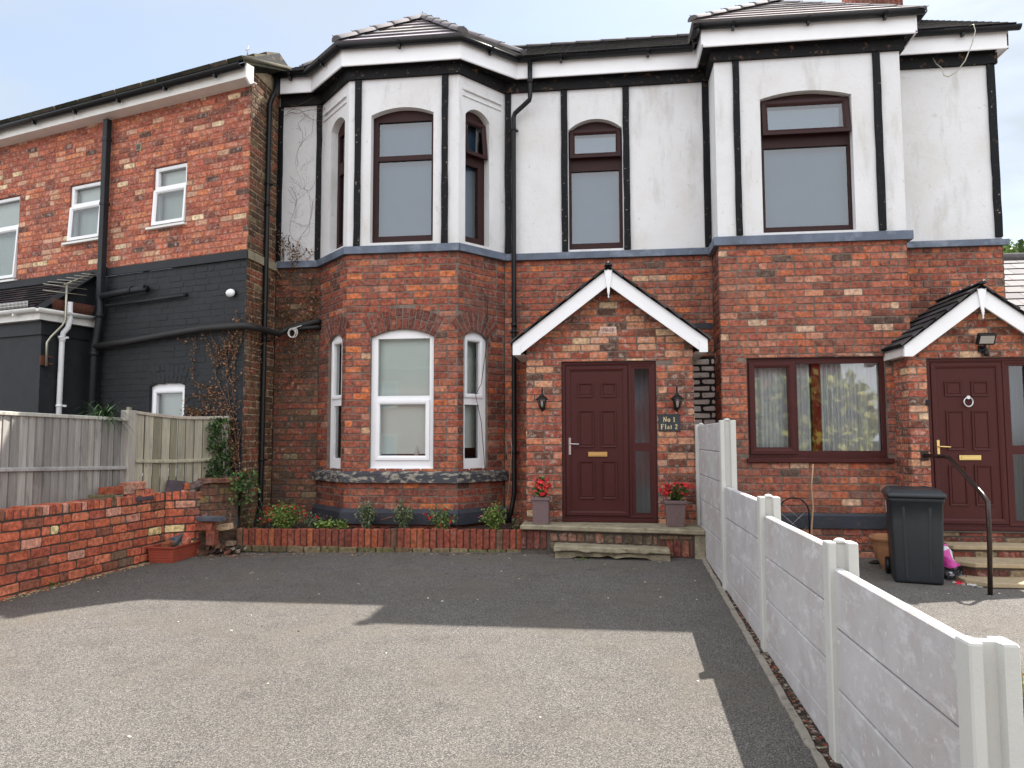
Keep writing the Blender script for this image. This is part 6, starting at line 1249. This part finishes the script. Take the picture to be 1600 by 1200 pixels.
# hoop and cane in front of the square bay
hp = thing('wire_hoop', 'arched black wire garden support leaning by the brick wall', 'plant support', (at(1240, 860, 9.6).x, 9.6, 0)); mb = MB(); a, b, t = at(1217, 800, 9.6), at(1264, 800, 9.6), at(1240, 778, 9.6); gb = GR(2, 9.6)
mb.tube([(a.x, 9.6, gb)]+[((a.x+b.x)/2-(b.x-a.x)/2*math.cos(q), 9.6, a.z+(t.z-a.z)*math.sin(q)) for q in rng(0, math.pi, 16)]+[(b.x, 9.6, gb)], .009, n=7); obj('hoop', mb, M['black'], hp)
mb = MB(); 
for k in range(-1, 4):
    mb.tube([(a.x+.03, 9.6, a.z-.02-.14*k), (b.x-.02, 9.6, a.z-.30-.14*k)], .0025, n=4)
for k in range(0, 3): mb.tube([(b.x-.03, 9.6, a.z+.02-.2*k), (a.x+.06, 9.6, a.z-.24-.2*k)], .0025, n=4)
obj('wire', mb, M['steel'], hp)
mb = MB(); Q = [at(1270.5, 725, 9.55), at(1268, 760, 9.55), at(1270.5, 792, 9.55), at(1268, 826, 9.55)]; Q.append(Vector((Q[-1].x-.01, 9.5, gb))); mb.tube(Q, [.010, .009, .011, .011, .012], S(176, 142, 108), n=7); tag(obj('garden_cane', mb, M['leaf'], loc=(Q[-1].x, 9.5, gb)), 'thin pale brown cane standing upright by the wall under the right-hand window', 'cane')
mb = MB(); mb.tube([at(1219, 790, 9.5), at(1218, 835, 9.5), at(1218, 860, 9.5)], .008, S(150, 104, 78), n=6); tag(obj('garden_cane', mb, M['leaf']), 'short reddish cane at the left side of the wire hoop', 'cane')
# cables
def wire(name, pts, r, mat, label): mb = MB(); mb.tube(pts, r, n=6); return tag(obj(name, mb, M[mat]), label, 'cable')
wire('loose_cable', [at(1457, 90, 10.28), at(1463, 100, 10.2), at(1471, 106, 10.12), at(1475, 118, 10.1), at(1482, 120, 10.1), at(1495, 112, 10.1), at(1508, 95, 10.08), at(1519, 68, 10.05), at(1524, 48, 10.02), at(1521, 38, 10.02), at(1512, 42, 10.1)], .007, 'galv', 'thin grey cable looping down from the gutter at the right end of the roof')
q = [FBR.uv(x, y, .03) for x, y in ((752, 450), (762, 470), (760, 540), (752, 600), (743, 617), (752, 660), (758, 735))]; wire('thin_cable', [FBR.p(u, z, .03) for u, z in q], .0045, 'cable', 'thin black cable hanging in front of the right white side window of the canted bay')
q = [at(x, y, 10.25) for x, y in ((794, 740), (792, 700), (790, 690), (798, 687), (800, 700), (795, 760), (790, 800), (793, 820))]; wire('thin_cable', q, .005, 'galv', 'thin kinked grey cable beside the foot of the bay downpipe')
# ================================================================== climbing plants
def climber(name, fr, roots, n, step, rect, lcol, lsize, label, cat, w=.02, lper=3, up=1.0, scol=S(92, 68, 50), spread=.35, branch=.06, stem=.004, keep=None):
    sb, lb = MB(), MB(); stack = []
    for (u, z, a, L) in roots: stack.append((u, z, a, L, stem))
    cnt = 0; base = fr.p(roots[0][0], roots[0][1], w)
    t = thing(name, label, cat, base)
    while stack and cnt < n:
        u, z, a, L, r = stack.pop(); pts = [fr.p(u, z, w)]; k = 0
        while k*step < L and cnt < n:
            a += random.gauss(0, spread)-a*.04*up; u += step*math.sin(a); z += step*math.cos(a); k += 1; cnt += 1
            if not (rect[0] < u < rect[1] and rect[2] < z < rect[3]): break
            if keep and not keep(u, z): break
            pts.append(fr.p(u, z, w+random.uniform(-.008, .012)))
            for _ in range(lper if random.random() < .8 else 0): lb.tri(fr.p(u+random.gauss(0, .025), z+random.gauss(0, .025), w+random.uniform(0, .04)), (random.gauss(0, 1), random.gauss(-.5, .6), random.gauss(-.3, 1)), lsize*random.uniform(.5, 1.3), jit(random.choice(lcol), .3))
            if random.random() < branch: stack.insert(0, (u, z, a+random.choice((-1, 1))*random.uniform(.4, 1.1), L*random.uniform(.3, .7), r*.7))
        if len(pts) > 1: sb.tube(pts, r, jit(scol, .2), n=4, cap=False)
    obj('stem', sb, M['leaf'], t); obj('leaves', lb, M['leaf'], t); return t
DV = [S(130, 88, 58), S(112, 76, 52), S(150, 104, 70), S(92, 64, 48), S(100, 84, 60)]
ur = FW.uv(372, 720)[0]; zr = FW.uv(372, 720)[1]
climber('dead_creeper', FW, [(ur, zr, -.15, 2.2), (ur+.05, zr, -.35, 1.9), (ur+.02, zr, 0, 1.9), (ur-.03, zr, -.5, 1.7), (ur+.08, zr, .05, 1.7), (ur-.02, zr-.1, -.25, 2.3), (ur+.04, zr, -.2, 1.7), (ur+.1, zr, -.05, 1.3), (ur+.06, zr-.2, -.12, 1.5), (ur, zr-.2, -.2, 1.2)], 1300, .03, (-1.35, -.01, 0, 3.6), DV, .032, 'withered brown creeper fanning up the corner of the black painted wall', 'creeper', keep=lambda u, z: u > w4.ub+.03 or z > w4.zs+.25, lper=3, spread=.10, branch=.05, up=.3, stem=.006)
climber('dead_creeper', FE, [(.05, .9, .1, 5), (.25, .9, .0, 5), (.5, .9, .1, 5), (.7, 1.4, 0, 5)], 650, .05, (.0, LE-.02, .2, 6.2), DV, .035, 'withered creeper on the dark brick end wall behind the thin downpipe', 'creeper', lper=2, spread=.22, branch=.12)
climber('dead_creeper', FM, [(XW+.06, 2.2, .05, 5), (XW+.2, 2.2, .2, 3), (XW+.35, 2.4, .3, 2.6), (XW+.5, 2.4, .1, 2.2), (XW+.1, 3, .0, 3.6), (XW+.04, 3, .0, 3.6), (XW+.3, 2.2, .1, 2)], 620, .04, (XW+.02, XBL, 1.7, 4.3), DV, .035, 'withered creeper mat on the brick wall left of the canted bay', 'creeper', lper=2, spread=.25, branch=.12, up=.2)
climber('dead_creeper', FM, [(XW+.05, 4.2, 0, 2.3), (XW+.10, 4.2, .0, 2.3), (XW+.12, 4.2, .03, 2.2)], 170, .05, (XW+.0, XW+.17, 4.1, 6.5), DV, .032, 'narrow strip of withered creeper up the leftmost black post of the white wall', 'creeper', lper=4, spread=.12, branch=.04)
climber('vine_tendrils', FM, [(XW+.30, 4.2, .3, 2.2), (XW+.45, 4.2, -.2, 2.0), (XW+.6, 4.3, -.1, 2.2), (XW+.3, 5.6, .4, .9), (XW+.25, 4.8, .7, .8)], 420, .05, (XW+.16, XBL-.1, 4.16, 6.5), DV, .014, 'thin bare vine tendrils over the white panel left of the canted bay', 'creeper', w=.006, lper=0, spread=.35, branch=.16, stem=.0018, scol=S(86, 74, 66))
climber('dead_creeper', FM, [(XW+.28, 4.02, .15, .5), (XW+.33, 4.02, -.1, .4), (XW+.3, 4.0, .5, .35)], 60, .04, (XW+.1, XBL-.1, 3.95, 4.7), DV, .05, 'small withered sprig sticking up over the stone ledge left of the canted bay', 'creeper', w=.08, lper=2, spread=.2, branch=.2)
climber('dead_creeper', FM, [(XW+.15, 6.42, 1.3, 1), (XW+.1, 6.5, 1.5, 1), (XW+.1, 6.36, 1.1, .8)], 90, .05, (XW+.05, XBL+.1, 6.2, 6.66), DV, .025, 'thin withered creeper under the eaves at the left end of the white wall', 'creeper', w=.06, lper=1, spread=.3, up=0)
IV = [S(46, 70, 34), S(60, 86, 40), S(34, 54, 28), S(78, 104, 50), S(52, 74, 36)]
def ivy(name, fr, rect, n, size, label, w=.03, dens=None, depth=.08, cols=IV):
    mb = MB(); t = thing(name, label, 'ivy', fr.p((rect[0]+rect[1])/2, rect[2], w)); k = 0
    while k < n:
        u, z = random.uniform(rect[0], rect[1]), random.uniform(rect[2], rect[3])
        if dens and random.random() > dens(u, z): continue
        k += 1; c = random.choice(cols); mb.tri(fr.p(u, z, w+random.uniform(0, depth)), Vector((random.gauss(0, .7), random.gauss(0, .7), random.gauss(-.6, .6)))+fr.n*.3, size*random.uniform(.6, 1.3), jit(c, .28))
    obj('leaves', mb, M['leaf'], t); sb = MB()
    for q in range(5): u = random.uniform(rect[0], rect[1]); sb.tube([fr.p(u, rect[2], w), fr.p(u+random.uniform(-.05, .05), (rect[2]+rect[3])/2, w+.01), fr.p(u+random.uniform(-.08, .08), rect[3]-.05, w)], .005, S(80, 64, 46), n=4)
    obj('stem', sb, M['leaf'], t); return t
a, b = FF2.uv(321, 700)[0], FF2.uv(352, 700)[0]; zt = FF2.uv(335, 652)[1]; zl = FF2.uv(335, 752)[1]
ivy('ivy', FF2, (a, b+.05, zl, zt), 700, .055, 'green ivy covering the right end of the sagging fence panel', dens=lambda u, z: .95 if (z < zl+.35*(zt-zl) or a+.05 < u+.1*math.sin(z*9) < b-.03) else .25)
a, b = Fs.uv(350, 760)[0], Fs.uv(402, 760)[0]; zt = Fs.uv(375, 735)[1]; zl = Fs.uv(375, 786)[1]
ivy('ivy', Fs, (a, b, zl, zt), 360, .05, 'bright green ivy clump on top of the mossy wall stub', w=.02, depth=.2, dens=lambda u, z: max(0, 1-abs((u-(a+b)/2)/(b-a)*2)**2)*(1 if z > zl+(zt-zl)*.45 else .45), cols=IV+[S(104, 134, 60)])
ivy('ivy', Fs, (b-.22, b+.12, .28, zl+.1), 120, .04, 'dark ivy trailing down beside the foot of the thin downpipe', w=.02, depth=.1)
q = at(1397, 630, 9.6); ivy('small_fern', FRF, (q.x-.05, q.x+.06, q.z-.11, q.z+.11), 46, .035, 'tiny green fern growing from the brickwork beside the right-hand window', w=.01, depth=.05, cols=[S(96, 128, 54), S(74, 104, 44)])
# spiky plant behind the fence
pc = at(163, 640, 8.2); sp_ = thing('spiky_plant', 'dark green plant with arching strap leaves behind the wooden fence', 'plant', (pc.x, 8.2, pc.z-.3)); mb = MB()
for k in range(120):
    a = random.uniform(0, 6.28); L = random.uniform(.22, .48); o = Vector((pc.x, 8.2, pc.z-.12)); d = Vector((math.cos(a)*1.3, math.sin(a), 0)); upz = random.uniform(.5, 1.5); w_ = random.uniform(.010, .018); c = jit(random.choice([S(40, 66, 34), S(56, 84, 44), S(30, 50, 28), S(84, 110, 70)]), .25); prev = None; sd_ = Vector((-d.y, d.x, 0)).normalized()
    for i in range(6):
        t = i/5; p = o+d*L*t*.8+Vector((0, 0, L*(upz*t-1.1*t*t))); ww = w_*(1-t*.95); cur = (p-sd_*ww, p+sd_*ww)
        if prev: mb.face([prev[0], prev[1], cur[1], cur[0]], c)
        prev = cur
obj('leaves', mb, M['leaf'], sp_); mb = MB(); mb.tube([(pc.x, 8.2, .0), (pc.x, 8.2, pc.z-.08)], .04, S(70, 56, 44), n=8); obj('stem', mb, M['leaf'], sp_)
# ================================================================== beyond the house on the right
bw = thing('bungalow', 'neighbouring low building with a pale grey slate roof, beyond the right end of the house', 'bungalow', (9, 14, 0)); rc = [S(96, 91, 92), S(106, 100, 101), S(84, 80, 82)]
Yr = 15.5; zr_ = at(1585, 404, Yr).z; mb = MB(); facet(mb, (6.6, 11.6, 2.6), (16, 11.6, 2.6), (16, Yr, zr_), (6.6, Yr, zr_), 15, rc, lip=.02, tiles=.36, jag=.008); mb.face([(16, 19.4, 2.6), (6.6, 19.4, 2.6), (6.6, Yr, zr_), (16, Yr, zr_)]); obj('roof', mb, M['tile'], bw)
mb = MB(); sheet(mb, Fr((6.8, 11.9), (1, 0)), 0, 9, -.4, 2.65); sheet(mb, Fr((6.8, 19), (0, -1)), 0, 7.1, -.4, 2.65); mb.face([(6.8, 11.9, 2.6), (6.8, 19, 2.6), (6.8, Yr, zr_-.06)]); obj('wall', mb, M['render'], bw)
mb = MB(); mb.tube([(6.6, Yr, zr_+.02), (16, Yr, zr_+.02)], .09, n=8); obj('ridge_tiles', mb, M['ridge'], bw)
def tree(x, y, h, cr, n, label, group=None, cols=None, size=.16, squash=1.1, th=None):
    cols = cols or [S(84, 108, 50), S(104, 128, 62), S(62, 84, 40), S(120, 142, 76)]; g = GR(x, 8) if y > 0 else G(0, -8); t = thing('tree', label, 'tree', (x, y, g), group); tb = MB(); lb = MB(); rs = random.Random(int(x*10+y)); th = th or h-cr*1.3
    tb.tube([(x, y, g-.1), (x+.05, y, g+th*.5), (x-.03, y+.05, g+th), (x, y, g+h*.85)], [.16, .13, .1, .03], S(92, 78, 62), n=10); cc = Vector((x, y, g+h-cr*squash)); cl = []
    for k in range(46):
        v = Vector((rs.gauss(0, 1), rs.gauss(0, 1), rs.gauss(0, 1))).normalized()*(rs.random()**.4); p = cc+Vector((v.x*cr, v.y*cr, v.z*cr*squash)); cl.append((p, rs.uniform(.22, .42)*cr, cols[rs.randrange(len(cols))])); tb.tube([(x, y, g+th*rs.uniform(.6, 1)), cc.lerp(p, .5)-Vector((0, 0, .1*cr)), p], [.05, .03, .01], S(92, 78, 62), n=5)
    for k in range(n):
        p, r_, c = cl[rs.randrange(len(cl))]; v = Vector((rs.gauss(0, 1), rs.gauss(0, 1), rs.gauss(0, 1))).normalized()*r_*(rs.random()**.4); lb.tri(p+v, (rs.gauss(0, 1), rs.gauss(0, 1), rs.gauss(0, 1)), size*rs.uniform(.6, 1.4), jit(c, .25))
    obj('trunk', tb, M['leaf'], t); obj('crown', lb, M['leaf'], t); return t
tp_ = at(1594, 384, 24); tree(tp_.x+.3, 24, tp_.z-GR(8, 8)+.1, 1.5, 5000, 'leafy tree top showing over the pale slate roof at the right edge', size=.2)
# weed by the near end post
p = gnd(1592, 1130, GR); 
shr = thing('weed', 'straggly yellowing weed beside the nearest concrete post', 'weed', (p.x, p.y, p.z)); mb = MB(); sbm = MB()
for k in range(16):
    a = random.uniform(0, 6.28); tip = Vector((p.x+.03, p.y, p.z))+Vector((math.cos(a)*.08, math.sin(a)*.1, random.uniform(.15, .42))); sbm.tube([(p.x+.03, p.y, p.z), Vector((p.x+.03, p.y, p.z)).lerp(tip, .5)+Vector((.01, 0, .03)), tip], .002, S(120, 124, 70), n=4)
    for q in range(12): mb.tri(Vector((p.x+.03, p.y, p.z)).lerp(tip, random.random()), (random.gauss(0, 1), random.gauss(0, 1), random.gauss(.4, .5)), .035, jit(random.choice([S(120, 132, 66), S(150, 146, 80), S(96, 116, 60), S(176, 140, 84)]), .2))
obj('stem', sbm, M['leaf'], shr); obj('leaves', mb, M['leaf'], shr)
# the house across the road, mirrored in the ground floor windows
oh = thing('brick_house', 'plain red brick house with white windows across the road, seen only as a reflection', 'house', (0, -16, GR(0, -8))); g8 = GR(0, -8); FO = Fr((11, -16), (-1, 0)); ops_ = []
for k in range(6):
    for z in (.9, 3.5): ops_.append(Op(1.2+k*4.0, 2.7+k*4.0, g8+z, g8+z+1.35))
mb = MB(); sheet(mb, FO, 0, 24, g8-.2, g8+5.5, ops_); obj('wall', mb, pmat('far_brick', S(150, 84, 66), rough=.9, var=.3, vscale=6), oh)
for o_ in ops_:
    mb = MB(); rect_frame(mb, FO, o_.ua, o_.ub, o_.zb, o_.zs, .09, -.1, 0); mb.box(FO, (o_.ua+o_.ub)/2-.04, (o_.ua+o_.ub)/2+.04, o_.zb+.05, o_.zs-.05, -.08, -.01); wf = obj('window', mb, M['upvc'], oh); mb = MB(); mb.face([FO.p(o_.ua, o_.zb, -.08), FO.p(o_.ub, o_.zb, -.08), FO.p(o_.ub, o_.zs, -.08), FO.p(o_.ua, o_.zs, -.08)]); obj('pane', mb, M['net'], wf)
mb = MB(); facet(mb, FO.p(-.4, g8+5.4, .4), FO.p(24.4, g8+5.4, .4), FO.p(24.4, g8+8, -3.5), FO.p(-.4, g8+8, -3.5), 10, TC, lip=.03); mb.face([FO.p(-.4, g8+5.4, -7.5), FO.p(24.4, g8+5.4, -7.5), FO.p(24.4, g8+8, -3.5), FO.p(-.4, g8+8, -3.5)], TC[0]); obj('roof', mb, M['slate'], oh)
# the side of the road behind the viewer, mirrored in the right-hand window
tree(7.6, -9.5, 4.6, 2.6, 7000, 'broad golden green conifer across the road, mirrored in the right-hand ground floor window', size=.3, cols=[S(150, 150, 60), S(120, 130, 56), S(176, 170, 84), S(84, 100, 44)], squash=.8, th=1.2)
for o in bpy.data.objects:
    if o.type == 'MESH': o.data.validate()
